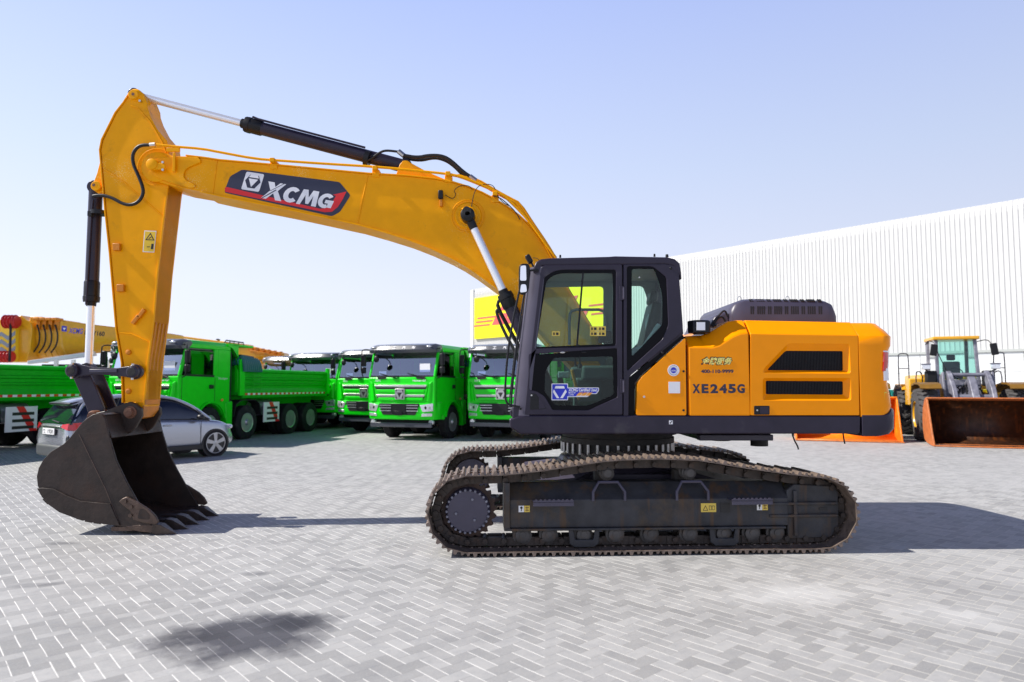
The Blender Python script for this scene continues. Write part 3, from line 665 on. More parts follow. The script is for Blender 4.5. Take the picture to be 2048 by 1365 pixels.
# ---- revolving frame: side skirts and underside
sk = X2([(1018, 839), (1035, 834), (1050, 830.5), (1722, 832), (1721, 868), (1040, 869), (1020, 855)], YS)
sk = [(a, b) for a, b in sk]
for y0, y1 in ((yl, yl+.14), (1.26, 1.40)):
    mb = MB().xz([sk[0], sk[1], sk[2], sk[3], sk[4], sk[5], sk[6]], y0, y1)
    mb.build('side_skirt', M['gun'], exc, bevel=.018, seg=3)
ud = MB(); ud.bb(sk[5][0]+.1, sk[4][0], yl+.141, 1.259, 1.205, 1.36)
ud.bb(sk[5][0]-.05, 2.3, -.45, .45, 1.37, 1.55)
ud.build('revolving_frame', M['dst'], exc, bevel=.01)
# lower belly: fuel tank and swing motor parts hanging behind the ring, dangling drain hoses
bel = MB().bb(.95, 1.62, -.2, .9, 1.06, 1.20).cyl((1.40, .35, 1.0), (1.40, .35, 1.2), .13)
bel.build('belly_plate', M['dst'], exc)
MB().cyl((1.62, -.45, 1.0), (1.62, -.45, 1.20), .10).bb(1.55, 1.72, -.55, -.35, 1.12, 1.20).build('swivel_drain', M['dst'], exc)
MB().bb(.78, 1.60, -.95, -.82, 1.10, 1.165).build('pipe_guard', M['gun2'], exc, bevel=.008)
hz = MB()
hz.tube([(1.74, -1.1, 1.22), (1.76, -1.12, 1.12), (1.79, -1.13, 1.06), (1.80, -1.13, 1.02)], .008, 6, 1)
hz.tube([(2.30, -1.1, 1.22), (2.30, -1.12, 1.14), (2.31, -1.12, 1.08)], .008, 6, 1)
hz.build('drain_hose', M['rub'], exc)
M['pale'] = mat('pale_yellow_decal', (.90, .80, .22), .4)
# ---- engine body panels
zB = E(1500, 832, YS).z
def bx(px, Y=YS): return E(px, 800, Y).x
def body_loft(name, st, m, inset=.16, z0=zB, y_far=1.40):
    """st = (px, photo y of the chamfer line, photo y of the top line)"""
    mb = MB(); rings = []
    for px, yc, yt in st:
        a = E(px, yc, YS); c = E(px, yt, YS+inset)
        rings.append([(a.x, yl, z0), (a.x, yl, a.z), (a.x, yl+inset, c.z), (a.x, y_far-inset, c.z), (a.x, y_far, a.z), (a.x, y_far, z0)])
    mb.loft(rings); return mb.build(name, m, exc, bevel=.014, seg=3)
hp = body_loft('side_panel', [(1376.5, 694, 673), (1411, 695, 671.5), (1424, 696, 667), (1440, 691, 658), (1466, 674, 643), (1482, 667.5, 641), (1497.5, 667, 641)], M['yel2'])
# front lower panel beside the cab
mb = MB().xz(rnd(X2([(1272.5, 831), (1275, 767), (1284, 754), (1371, 676), (1373, 831)], YS), .02), yl, yl+.10)
fpn = mb.build('front_panel', M['yel2'], exc, bevel=.01)
MB().xz(X2([(1278, 828), (1280, 770), (1371, 690), (1371, 828)], YS+.1), yl+.1, yl+1.2).build('inner_box', M['dst'], exc)
MB().bb(bx(1372), bx(1722), yl+.08, 1.36, zB, E(1500, 699, YS).z).build('inner_shell', M['deck'], exc)
# top cover over the engine (chamfer and deck)
mb = MB(); rings = []
for px in (1501, 1716):
    yc = 667.5+(px-1501)*.02; yt = 641+(px-1501)*.019
    a = E(px, yc, YS); c = E(px, yt, YS+.16)
    rings.append([(a.x, yl, a.z-.012), (a.x, yl, a.z), (a.x, yl+.16, c.z), (a.x, 1.24, c.z), (a.x, 1.40, a.z), (a.x, 1.40, zB), (a.x, 1.34, zB), (a.x, 1.34, a.z-.012)])
mb.loft(rings); mb.build('engine_cover', M['yel2'], exc, bevel=.012, seg=3)
# engine door with two recessed grilles
r1o = [(1526, 746), (1529, 737), (1573, 691), (1580, 688), (1698, 689), (1701, 747)]
r1i = [(1539, 740.5), (1541, 737), (1573, 703.5), (1577, 701.5), (1690.5, 702), (1691, 742)]
r2o = [(1526, 801), (1526, 757), (1701, 757), (1702, 801)]
r2i = [(1535.5, 789), (1535.5, 762), (1691, 763), (1691, 790)]
outer = X2([(1501, 831), (1501, 668.2), (1716, 672.4), (1719, 831)], YS)
dr_ = xzplate('engine_door', [rnd(outer, .012), rnd(X2(r1o, YS), .025)[::-1], rnd(X2(r2o, YS), .025)[::-1]], yl, yl+.03, M['yel2'], exc, bev=.004)
for o_, i_ in ((r1o, r1i), (r2o, r2i)):
    a = rnd(X2(o_, YS), .025); b = rnd(X2(i_, YS), .015)
    fr = MB().add([(p[0], yl+.006, p[1]) for p in a]+[(p[0], yl+.055, p[1]) for p in b]+[(p[0], yl+.075, p[1]) for p in b],
                  [(k, (k+1) % len(a), len(a)+(k+1) % len(a), len(a)+k) for k in range(len(a))]+[(len(a)+k, len(a)+(k+1) % len(a), 2*len(a)+(k+1) % len(a), 2*len(a)+k) for k in range(len(a))])
    fr.build('grille_recess', M['yel2'], dr_, smooth=False)
    gm = MB().xz(b, yl+.062, yl+.07)
    gr_ = gm.build('grille', M['seal'], exc, smooth=False)
    bars = MB(); zs = [p[1] for p in b]; xs = [p[0] for p in b]
    k = min(xs)+.03
    while k < max(xs)-.02:
        # bars clipped to the sloped corner
        top = max(zs)
        if o_ is r1o:
            lim = X2([(1541, 737), (1574, 702)], YS)
            if k < lim[1][0]: top = lim[0][1]+(lim[1][1]-lim[0][1])*max(0, (k-lim[0][0]))/(lim[1][0]-lim[0][0])
        if top-min(zs) > .03: bars.bb(k, k+.006, yl+.0585, yl+.062, min(zs)+.004, top-.006)
        k += .016
    bars.build('grille_bars', M['chas'], gr_, smooth=False)
lt = MB().xz(rnd(X2([(1508, 831-1), (1508, 812), (1539, 812), (1539, 830)], YS), .01), yl-.004, yl+.0).build('door_latch', M['blk'], dr_, bevel=.002)
MB().xz(rnd(X2([(1520, 828), (1520, 814), (1537, 814), (1537, 828)], YS), .006), yl-.009, yl-.004).build('latch_paddle', M['gun'], dr_)
MB().cyl((E(1514, 821, YS).x, yl-.008, E(1514, 821, YS).z), (E(1514, 821, YS).x, yl-.003, E(1514, 821, YS).z), .009).build('lock', M['steel'], dr_)
for px, py in ((1367, 743), (1367, 821), (1288, 794)):
    c = E(px, py, YS); MB().cyl((c.x, yl-.006, c.z), (c.x, yl+.001, c.z), .012, n=14).build('panel_lock', M['chas'] if py != 794 else M['steel'], fpn)
# counterweight, rounded in plan
def plan(xm, x0, z, n=7, off=0.):
    pts = [(x0, yl-off, z)]
    for k in range(n+1):
        a = math.pi/2*k/n; pts.append((xm-.17+(.17+off)*math.sin(a), yl+.24-(.24+off)*math.cos(a), z))
    for k in range(1, 8): 
        y = yl+.24+(-2*(yl+.24))*k/8; pts.append((xm+off+.10*(1-(y/(yl+.24))**2), y, z))
    for k in range(n, -1, -1):
        a = math.pi/2*k/n; pts.append((xm-.17+(.17+off)*math.sin(a), -(yl+.24-(.24+off)*math.cos(a)), z))
    pts.append((x0, -yl+off, z)); return pts
cw = MB(); rings = []
for px, py in ((1766, 832), (1773, 812), (1770, 790), (1765, 765), (1764, 735), (1766, 706), (1768.5, 699), (1771.5, 694), (1772, 676), (1770, 670), (1764, 658)):
    q = E(px, py, 7.45); zz_ = q.z if py > 672 else q.z
    rings.append(plan(q.x, bx(1721), zz_))
def plan_in(r, d, x_cut, z):
    """same outline pulled in by d on the sides and cut back to x_cut at the rear"""
    xm = max(p[0] for p in r); k = (yl+d)/yl
    return [(p[0] if p[0] < bx(1721)+.01 else bx(1721)+(p[0]-bx(1721))*(x_cut-bx(1721))/(xm-bx(1721)), p[1]*k, z) for p in r]
rings = rings[:-2]
rings.append(plan(E(1771, 672, 7.45).x, bx(1721), E(1730, 672, YS).z))
rings.append(plan_in(rings[-1], .06, E(1768, 672, 7.45).x+.09, E(1730, 662, YS+.06).z))
rings.append(plan_in(rings[-2], .15, E(1753, 648, 7.45).x+.09, E(1730, 647.5, YS+.16).z))
rings.append(plan_in(rings[-3], .19, E(1748, 648, 7.45).x+.09, E(1730, 646.5, YS+.20).z))
cw.loft(rings); cwo = cw.build('counterweight', M['yel2'], exc, bevel=.01)
sk2 = MB(); rings = []
for px, py, o_ in ((1752, 869.5, 0), (1768, 866, .0), (1777.5, 856, .0), (1777.5, 818, .0), (1772, 811, .0)):
    q = E(px, py, 7.45); rr = plan(q.x, bx(1722.5), q.z, off=.003)
    if py < 820: rr = [(p[0], p[1], p[2]-max(0, min(1, (E(1774, 800, 7.45).x-p[0])/.13))*.095) for p in rr]
    if 811 < py < 819: rr = [(p[0], p[1], p[2]-max(0, min(1, (E(1774, 800, 7.45).x-p[0])/.13))*.085) for p in rr]
    rings.append(rr)
sk2.loft(rings); cws = sk2.build('counterweight_skirt', M['gun'], exc, bevel=.006)
def lens(name, m, y0, y1, k0, k1, off):
    mb = MB(); ra = []
    for py in (y0, (y0+y1)/2, y1):
        xm = E(1766.5 if py < 740 else 1764.5, py, 7.45).x
        if py > 760: xm = E(1768, py, 7.45).x
        z = E(1766, py, 7.45).z
        a = plan(xm, bx(1721), z, off=off)[k0:k1]; b = plan(xm, bx(1721), z, off=-.03)[k0:k1]
        ra.append(a+b[::-1])
    mb.loft(ra); return mb.build(name, m, cwo)
lens('lamp_housing', M['decw'], 704, 762, 2, 7, .004); lens('red_lens', M['redl'], 707, 744, 2, 5, .010)
lens('clear_lens', M['lampg'], 707, 758, 5, 7, .008)
# ---- ribbed hood
hy0, hy1 = -.78, .72
hst = [(1452, 641, .10), (1455, 617, .03), (1464, 607, .01), (1480, 601, 0), (1500, 599.5, 0), (1560, 600.5, 0), (1640, 603, 0), (1652, 608, .01), (1660, 622, .03), (1664, 645, .10)]
mb = MB(); rings = []
zl = E(1500, 646, 7.82).z
for px, py, ins in hst:
    q = E(px, py, 8.0); h = q.z
    s1_ = h-.09 if h-.09 > zl+.01 else zl+(h-zl)*.5
    rings.append([(q.x, hy0+ins, zl), (q.x, hy0+ins, s1_), (q.x, hy0+.035+ins, (s1_+h)/2+.02), (q.x, hy0+.12+ins, h), (q.x, hy1-.12-ins, h), (q.x, hy1-ins, s1_), (q.x, hy1-ins, zl)])
mb.loft(rings); hood = mb.build('engine_hood', M['gun2'], exc, bevel=.012, seg=3)
slots = MB()
for g0, cnt in ((645, 2), (700, 4), (785, 2), (835, 4), (920, 2), (970, 4), (1055, 2), (1105, 4), (1192, 2)):
    for k in range(cnt):
        px = 1340+(g0+6+k*17)/4.015
        a = E(px, 612, 7.82); b = E(px, 629, 7.82)
        slots.bb(a.x-.0085, a.x+.0085, hy0-.003, hy0+.03, b.z, min(a.z, E(px, 613, 7.82).z))
        px -= 3
        c = E(px, 605, 7.88)
        slots.box((c.x, hy0+.054, c.z+.006), (.017, .05, .040), Matrix.Rotation(R(38), 3, 'X'))
slots.build('vent_slots', M['deck'], hood, smooth=False)
for px in (1479, 1575):
    c = E(px, 600, 8.0); MB().tube([(c.x-.022, -.6, c.z-.01), (c.x-.022, -.6, c.z+.025), (c.x, -.6, c.z+.045), (c.x+.022, -.6, c.z+.025), (c.x+.022, -.6, c.z-.01)], .004, 6, 1).build('lifting_eye', M['steel'], hood)
# front pieces between cab and hood: sloping grey cover, hoses, pre-cleaner box
c0 = X2([(1416, 662), (1430, 632), (1456, 622), (1462, 645), (1452, 662)], 7.9)
MB().xz(c0, -.7, .5).build('pump_cover', M['gun2'], exc, bevel=.03)
tb = MB()
for a in ([(1422, 664), (1432, 640), (1445, 632), (1452, 645)], [(1418, 655), (1440, 628), (1450, 620), (1456, 634)], [(1400, 662), (1424, 648), (1440, 655), (1450, 660)]):
    tb.tube([tuple(E(x, y, 7.7)) for x, y in a], .011, 8, 2)
tb.build('pump_hoses', M['rub'], exc)
c = E(1398, 655, 7.32)
pc = MB().lathe((c.x, c.y, E(1398, 669, 7.32).z), (0, 0, 1), [(0, .07), (.012, .07), (.013, .122), (.13, .125), (.145, .115), (.15, .0)], 8)
pco = pc.build('air_precleaner', M['blk'], exc, bevel=.006)
mb = MB().xz(X2([(1393, 661), (1393, 645), (1410, 645), (1410, 661)], 7.2), yl-.008, yl-.002); mb.build('label_plate', M['decw'], pco)
# ---- decals on the body
YD = YS-.0
def dwr(name, s, px, py, w_px, h_px, m, Y=YS, par=None, ang=0., bold=.02, shear=0., off=.003, sp=1.):
    a = E(px, py, Y); k = Y/F
    return wr(name, s, (a.x, Y-OX[1]-off, a.z), w_px*k, h_px*k, m, par or exc, ang, bold, shear, 0, sp)
for k_, ch_ in enumerate('XE245G'):
    dwr('model_lettering', ch_, 1385+k_*17.9+(.5 if ch_ == 'E' else 0), 787, 15.2 if ch_ != 'E' else 13.6, 18.4, M['decn'], bold=.05, par=hp)
dwr('phone_lettering', '400-110-9999', 1402, 747, 65, 7.5, M['decn'], bold=.04, par=hp)
dwr('service_lettering', '金牌服务', 1402, 731.5, 64, 18, M['deck'], bold=.085, shear=.25, par=hp, off=.003)
dwr('service_lettering', '金牌服务', 1404, 729.8, 60, 14.6, M['pale'], bold=.028, shear=.25, par=hp, off=.005)
c = E(1347, 741, YS)
rb = MB().cyl((c.x, yl-.003, c.z), (c.x, yl-.0005, c.z), .062, n=28).build('round_sticker', M['decw'], fpn)
MB().cyl((c.x, yl-.005, c.z), (c.x, yl-.003, c.z), .031, n=24).build('blue_roundel', M['decb'], fpn)
ring_pts = [(c.x+.05*math.cos(t*math.pi/12), yl-.0045, c.z+.05*math.sin(t*math.pi/12)) for t in range(3, 22)]
MB().tube(ring_pts, .0022, 5).build('sticker_ring', M['crang'], fpn)
dwr('roundel_lettering', 'XCMG', 1342, 743.5, 10, 3.2, M['decw'], par=fpn, off=.006)
dplate('blank_sticker', [(1337, 787), (1337, 764), (1360, 764), (1360, 787)], YS, M['decw'], fpn)
dplate('marker_sticker', [(1338, 849), (1338, 841.5), (1345.5, 841.5), (1345.5, 849)], YS-.002, M['decw'])
dplate('marker_square', [(1339.5, 847.5), (1339.5, 845), (1342, 845), (1342, 847.5)], YS-.006, M['deck']); dplate('marker_square', [(1342, 845), (1342, 843), (1344.5, 843), (1344.5, 845)], YS-.006, M['deck'])
lens('warning_sticker', M['decy'], 784, 807, 2, 5, .003)
# ================================================================ cab
cy0, cy1 = yl, yl+1.02
door_o = [(1049, 830), (1058, 740), (1082, 535), (1088, 531), (1244, 529), (1245, 830)]
win_u = [(1068.5, 698), (1087, 557), (1111, 540), (1232, 540), (1232, 692)]
win_l = [(1058.5, 709), (1234, 697), (1235, 795), (1178, 820.5), (1105, 820.5), (1097, 806), (1089, 793), (1075, 784), (1058.5, 780)]
ho = lambda pts, r=.02: rnd(X2(pts, YS), r)
door = xzplate('door', [ho(door_o, [.02, 0, .03, .03, .02, .02]), ho(win_u, [.02, .03, .12, .03, .03])[::-1], ho(win_l, .02)[::-1]], yl-.004, yl+.04, M['gun'], exc, bev=.006)
# black glazing borders and panes
gu = [(1072, 694.5), (1093, 562), (1113, 546.5), (1226, 546.5), (1226, 688)]
xzplate('window_seal', [ho([(1066, 701), (1084.5, 555), (1109, 537), (1235, 537), (1235, 695)], [.02, .03, .12, .03, .03]), ho(gu, [.02, .04, .12, .02, .02])[::-1]], yl+.012, yl+.034, M['seal'], door)
xzplate('window_pane', [ho(gu)], yl+.02, yl+.025, M['cab_g'], door, smooth=False)
mb = MB().xz(X2([(1164.5, 546), (1168, 546), (1156, 693), (1152.5, 693)], YS), yl+.008, yl+.030); mb.build('window_divider', M['blk'], door)
gl = [(1108, 716), (1226, 713), (1228, 790), (1176, 812), (1110, 811), (1089, 783), (1091, 742)]
xzplate('window_seal', [ho([(1055, 712), (1237, 694), (1238, 798), (1178, 824), (1103, 824), (1095, 809), (1087, 797), (1073, 788), (1055, 783)]), ho(gl, .03)[::-1]], yl+.012, yl+.034, M['seal'], door)
xzplate('window_pane', [ho(gl)], yl+.02, yl+.025, glass('lower_cab_glass', (.50, .62, .60), .9, .0), door, smooth=False)
for px in (1125, 1168):
    c = E(px, 705, YS); MB().sphere((c.x, yl+.005, c.z), .022, 8, (1.3, .4, .6)).build('window_catch', M['steel'] if px < 1140 else M['blk'], door)
st = MB().xz(ho([(1060, 820), (1061, 787), (1072, 788), (1093, 818)], .01), yl-.008, yl-.003); st.build('door_handle_recess', M['blk'], door, bevel=.002)
MB().xz(ho([(1078, 818), (1078, 792), (1091, 817)], .004), yl-.010, yl-.007).build('door_handle', M['gun'], door)
MB().cyl((E(1063, 791, YS).x, yl-.012, E(1063, 791, YS).z), (E(1063, 791, YS).x, yl-.006, E(1063, 791, YS).z), .009).build('lock', M['steel'], door)
for py in (587, 773):
    h = MB().bb(bx(1240.5), bx(1250), yl-.016, yl-.004, E(0, py+14, YS).z, E(0, py-14, YS).z)
    ho_ = h.build('hinge', M['gun'], door, bevel=.003)
    c = E(1246.5, py, YS); MB().cyl((c.x, yl-.022, c.z-.06), (c.x, yl-.022, c.z+.06), .009).build('hinge_pin', M['gun2'], door)
MB().bb(bx(1240), bx(1256), yl+.055, yl+.12, zB+.01, E(0, 530, YS).z).build('centre_pillar', M['gun'], exc)
# rear part of the cab side with the quarter window
q_o = [(1250, 529), (1262, 528.5), (1330, 528), (1349, 531), (1358, 545), (1366.5, 658), (1360, 669), (1262, 751), (1258, 757), (1257, 832), (1247, 832), (1247, 529)]
q_h = [(1254, 533), (1305, 533), (1333, 555), (1337, 651), (1325, 679), (1254, 743)]
side_r = xzplate('cab_side_frame', [ho(q_o, [0, 0, 0, .03, .03, .04, .02, .02, .02, 0, 0, 0]), ho(q_h, .03)[::-1]], yl+.001, yl+.05, M['gun'], exc, bev=.006)
MB().xz(X2([(1258, 832), (1259, 757.5), (1367, 667), (1371, 674), (1282, 752), (1271, 767), (1270, 832)], YS), yl+.06, yl+.12).build('pillar_gap', M['seal'], side_r)
q_c = [(1264, 538), (1309, 538), (1317, 560), (1325, 592), (1325, 650), (1264, 714)]
xzplate('quarter_window_border', [ho([(1250, 530), (1307, 530), (1336, 553), (1340, 652), (1327, 682), (1251, 748)]), ho(q_c, .03)[::-1]], yl+.014, yl+.034, M['seal'], side_r)
xzplate('quarter_window_pane', [ho(q_c)], yl+.02, yl+.025, M['cab_g'], side_r, smooth=False)
for px, py in ((1342, 537), (1325, 706)):
    c = E(px, py, YS); MB().sphere((c.x, yl-.002, c.z), .014, 8, (1, .5, 1)).build('bolt', M['blk'], side_r)
MB().cyl((E(1279, 555, YS).x, yl+.008, E(1279, 555, YS).z), (E(1279, 555, YS).x, yl+.02, E(1279, 555, YS).z), .008).build('bolt', M['steel'], side_r)
# far side frame with large windows
fo = [(1049, 830), (1082, 532), (1340, 528), (1358, 545), (1366, 658), (1258, 757), (1257, 832)]
f1 = [(1076, 700), (1092, 548), (1232, 546), (1232, 700)]; f2 = [(1262, 545), (1322, 545), (1334, 580), (1336, 650), (1262, 722)]
f3 = [(1085, 800), (1085, 716), (1225, 716), (1225, 800)]
xzplate('cab_side_frame', [ho(fo), ho(f1, .05)[::-1], ho(f2, .05)[::-1], ho(f3, .05)[::-1]], cy1-.04, cy1, M['cabin'], exc, bev=.004)
xzplate('far_window_pane', [ho([(1070, 706), (1088, 542), (1326, 540), (1336, 660), (1262, 728)])], cy1-.02, cy1-.016, M['cab_g'], exc, smooth=False)
# front corner posts and windscreen
bot = E(1049, 833, YS); top = E(1082, 533, YS); bl_ = E(1026, 839, YS)
def post(sgn, ya, m):
    mb = MB(); rg_ = []
    for p in (bot, E(1058, 740, YS), E(1070, 637, YS), top):
        pts = [(0, 0), (.05, 0), (.05, .05), (-.03, .10), (-.125, .14), (-.128, .10), (-.10, .045), (-.05, .012)]
        rg_.append([(p.x+a, ya+sgn*b, p.z) for a, b in pts])
    mb.loft(rg_); return mb.build('front_post', m, exc, bevel=.006)
post(1, yl-.001, M['gun2']); post(-1, cy1, M['gun'])  # near post takes the lighter grey: sunlight painted into its colour
wsx = -.10
ws = MB().add([(bot.x+wsx, yl+.13, bot.z+.1), (bot.x+wsx, cy1-.13, bot.z+.1), (top.x+wsx, cy1-.13, top.z), (top.x+wsx, yl+.13, top.z),
               (bot.x+wsx-.006, yl+.13, bot.z+.1), (bot.x+wsx-.006, cy1-.13, bot.z+.1), (top.x+wsx-.006, cy1-.13, top.z), (top.x+wsx-.006, yl+.13, top.z)],
              [(0, 1, 2, 3), (4, 5, 6, 7), (0, 1, 5, 4), (1, 2, 6, 5), (2, 3, 7, 6), (3, 0, 4, 7)])
ws.build('windscreen', M['cab_g'], exc, smooth=False)
MB().bb(bot.x-.13, bot.x+.02, yl+.02, cy1-.02, bot.z-.03, bot.z+.11).build('front_sill', M['gun'], exc, bevel=.02)
# roof
ro_ = X2([(1066, 546), (1067, 535), (1072, 524), (1082, 518.5), (1100, 516.5), (1219, 513.5), (1230, 512.5), (1335, 514.5), (1350, 518), (1360, 527), (1363, 545), (1364, 560), (1356, 546), (1346, 532), (1330, 529), (1084, 532), (1078, 547)], YS)
roof = MB().xz(ro_, yl-.001, cy1+.002).build('cab_roof', M['gun'], exc, bevel=.022, seg=3)
hd = MB().xz(X2([(1084, 536), (1084, 531), (1345, 531), (1350, 536)], YS), yl+.06, cy1-.06); hd.build('headliner', M['cabin'], exc)
rp = MB().xz(X2([(1351, 540), (1362, 540), (1370, 660), (1370, 672), (1352, 672)], YS), yl+.05, cy1)   # rear wall posts
rp = MB()
for a, b in ((yl+.051, yl+.10), (cy1-.10, cy1-.041)):
    rp.xz(X2([(1348, 535), (1360, 545), (1368, 662), (1356, 668)], YS), a, b)
rp.xz(X2([(1354, 640), (1367, 640), (1369, 668), (1300, 724), (1290, 722)], YS), yl+.05, cy1-.05)
rp.build('rear_wall', M['gun'], exc)
# roof fittings
for px, py, r in ((1120.5, 514, .012), (1309, 512, .012), (1334, 513, .018)):
    c = E(px, py, YS+.1); MB().cyl((c.x, c.y, c.z-.01), (c.x, c.y, c.z+.02), r, r*.8, 12).build('roof_bolt', M['blk'], roof)
# work lamp on the roof corner
c = E(1058, 519, YS+.25)
wl = MB().box((c.x, c.y, c.z+.0), (.055, .10, .10), Matrix.Rotation(R(-30), 3, 'Y'))
wlo = wl.build('work_lamp', M['blk'], exc, bevel=.014)
MB().tube([tuple(E(1062, 524, YS+.25)), tuple(E(1069, 538, YS+.25)), tuple(E(1075, 542, YS+.25))], .011, 8).build('lamp_bracket', M['blk'], wlo)
MB().tube([tuple(E(1066, 516, YS+.25)), tuple(E(1075, 517, YS+.2)), tuple(E(1080, 524, YS+.2))], .003, 5, 1).build('lamp_cable', M['rub'], wlo)
# mirror on the front post with handrail and hoses
mc = E(1044, 556, YS-.02)
mr_ = MB().xz(rnd(X2([(1037, 578), (1038, 533), (1043, 528), (1057, 528), (1060, 535), (1058, 579), (1050, 590), (1040, 590)], YS-.05), .03), yl-.07, yl-.03)
mro = mr_.build('side_mirror', M['blk'], exc, bevel=.012, seg=3)
MB().xz(rnd(X2([(1040, 562), (1041, 532), (1052, 531), (1053, 562)], YS-.07), .02), yl-.075, yl-.069).build('mirror_glass', M['mirror'], mro, bevel=.001)
MB().xz(rnd(X2([(1040, 586), (1042, 569), (1052, 569), (1054, 584)], YS-.07), .02), yl-.075, yl-.069).build('small_mirror_glass', M['mirror'], mro, bevel=.001)
hr = MB().tube([tuple(E(x, y, YS-.05+.0)) for x, y in ((1077, 541), (1058, 541), (1047, 550), (1038, 585), (1026, 640), (1016, 700), (1011, 760), (1010, 795), (1014, 808), (1024, 812), (1040, 814))], .0115, 10, 2)
hr.build('handrail', M['blk'], exc)
MB().tube([tuple(E(x, y, YS+.06)) for x, y in ((1059, 543), (1052, 570), (1040, 640), (1032, 700), (1025, 760), (1022, 812))], .010, 8, 2).build('handrail', M['blk'], exc)
for dx, m_ in ((0, 'rub'), (4, 'rub')):
    MB().tube([tuple(E(x+dx, y, YS+.12)) for x, y in ((1060, 560), (1050, 600), (1042, 650), (1030, 700), (1025, 740), (1018, 812))], .006, 8, 2).build('wiper_hose', M[m_], exc)
for px, py in ((1073, 541), (1036, 814), (1041, 818)):
    c = E(px, py, YS-.02); MB().cyl((c.x, yl-.06, c.z), (c.x, yl+.0, c.z), .013, n=10).build('handrail_bolt', M['blk'], exc)
# interior: floor, seat in wrapping, consoles, joystick, far grab handle, monitor
ii = MB().bb(bx(1055), bx(1256), yl+.05, cy1-.05, zB-.02, zB+.05); ii.build('cab_floor', M['chas'], exc)
fc = .0
seat = MB().box((bx(1262, 7.7), -.88, 1.98), (.50, .46, .12)).box((bx(1300, 7.7), -.88, 2.32), (.13, .44, .66), Matrix.Rotation(R(14), 3, 'Y'))
seat.box((bx(1308, 7.7), -.88, 2.70), (.09, .24, .16), Matrix.Rotation(R(12), 3, 'Y'))
so_ = seat.build('operator_seat', M['seat'], exc, bevel=.04, seg=3)
wrp = MB().box((bx(1297, 7.7), -1.10, 2.17), (.15, .03, .46), Matrix.Rotation(R(34), 3, 'Y')).box((bx(1278, 7.6), -1.09, 2.06), (.42, .04, .16), Matrix.Rotation(R(-18), 3, 'Y'))
wrp.sphere((bx(1306, 7.6), -1.0, 2.36), .10, 10, (.8, .5, 1.7))
wrp.build('seat_wrapper', M['wrap'], so_, bevel=.015)
cn = MB().box((bx(1205, 7.5), -1.12, 1.85), (.46, .14, .16)).box((bx(1195, 7.5), -.62, 1.85), (.50, .14, .16)).bb(bx(1150, 7.6), bx(1205, 7.6), -1.05, -.7, 1.45, 1.80)
con = cn.build('control_console', M['cabin'], exc, bevel=.03, seg=3)
js = MB()
for y_ in (-1.12, -.62):
    x_ = bx(1160, 7.5); js.cyl((x_, y_, 1.92), (x_-.01, y_, 2.08), .012).sphere((x_-.012, y_, 2.12), .03, 8, (.8, .8, 1.5)).cyl((x_, y_, 1.90), (x_, y_, 1.95), .035, .02)
js.build('joystick', M['blk'], con)
pd = MB().box((bx(1128, 7.6), -1.0, 1.62), (.05, .12, .46), Matrix.Rotation(R(-14), 3, 'Y')); pd.build('lock_lever', M['blk'], exc, bevel=.01)
MB().box((bx(1150, 7.5), -1.19, 1.72), (.035, .03, .34), Matrix.Rotation(R(-14), 3, 'Y')).build('orange_lever', M['deco'], exc, bevel=.01)
MB().box((bx(1126, 7.6), -1.14, 1.83), (.13, .05, .07)).build('wrapped_pedal', M['wrap'], exc, bevel=.01)
gh = MB().tube([(bx(1143, 7.9), cy1-.08, 2.20), (bx(1143, 7.9), cy1-.08, 2.56), (bx(1150, 7.9), cy1-.08, 2.62), (bx(1180, 7.9), cy1-.08, 2.62), (bx(1212, 7.9), cy1-.08, 2.62), (bx(1218, 7.9), cy1-.08, 2.55), (bx(1218, 7.9), cy1-.08, 2.16)], .017, 8, 1)
gh.build('grab_bar', M['cabin'], exc)
MB().bb(bx(1205, 7.8), bx(1232, 7.8), cy1-.14, cy1-.06, 2.22, 2.36).build('monitor', M['blk'], exc, bevel=.01)
MB().xz(X2([(1078, 700), (1078, 694), (1232, 690), (1232, 700)], 8.15), cy1-.06, cy1-.041).build('far_window_sill', M['cabin'], exc)
# stickers on the door glass
for x0, y0_ in ((1180, 653), (1196, 653), (1180, 663), (1196, 663), (1104, 663)):
    b1 = dplate('glass_sticker', [(x0, y0_+9.4), (x0, y0_), (x0+15.6, y0_), (x0+15.6, y0_+9.4)], YS+.021, M['decg'], door, t=.0015)
    for q in ((x0+2.5, x0+5.5), (x0+8, x0+13)):
        dplate('sticker_symbol', [(q[0], y0_+7.5), (q[0], y0_+2.5), (q[1], y0_+2.5), (q[1], y0_+7.5)], YS+.019, M['deck'], door, t=.001)
def emblem(px, py, s, Y, parent, ow, inn, ang=0., k=1.):
    """rounded square badge with a hexagonal ring and a triangle; px,py centre, s side in photo pixels"""
    c = E(px, py, Y); u = s*Y/F
    def T(pts): 
        ca, sa = math.cos(R(ang)), math.sin(R(ang)); return [(c.x+(x*ca-y*sa)*u, c.z+(x*sa+y*ca)*u) for x, y in pts]
    y1 = Y-OX[1]
    base = xzplate('badge', [T(rnd([(-.5, -.5), (.5, -.5), (.5, .5), (-.5, .5)], .09))], y1-.004, y1-.0025, ow, parent, smooth=False)
    hexo = [(-.24, .37), (.24, .37), (.45, .02), (.22, -.38), (-.22, -.38), (-.45, .02)]
    xzplate('badge_hexagon', [T(hexo)], y1-.0055, y1-.004, inn, parent, smooth=False)
    tri = [(-.24, .13), (.24, .13), (.0, -.28)]
    xzplate('badge_triangle', [T([(-.27, .17), (.27, .17), (.03, -.28), (-.03, -.28)])], y1-.007, y1-.0055, ow, parent, smooth=False)
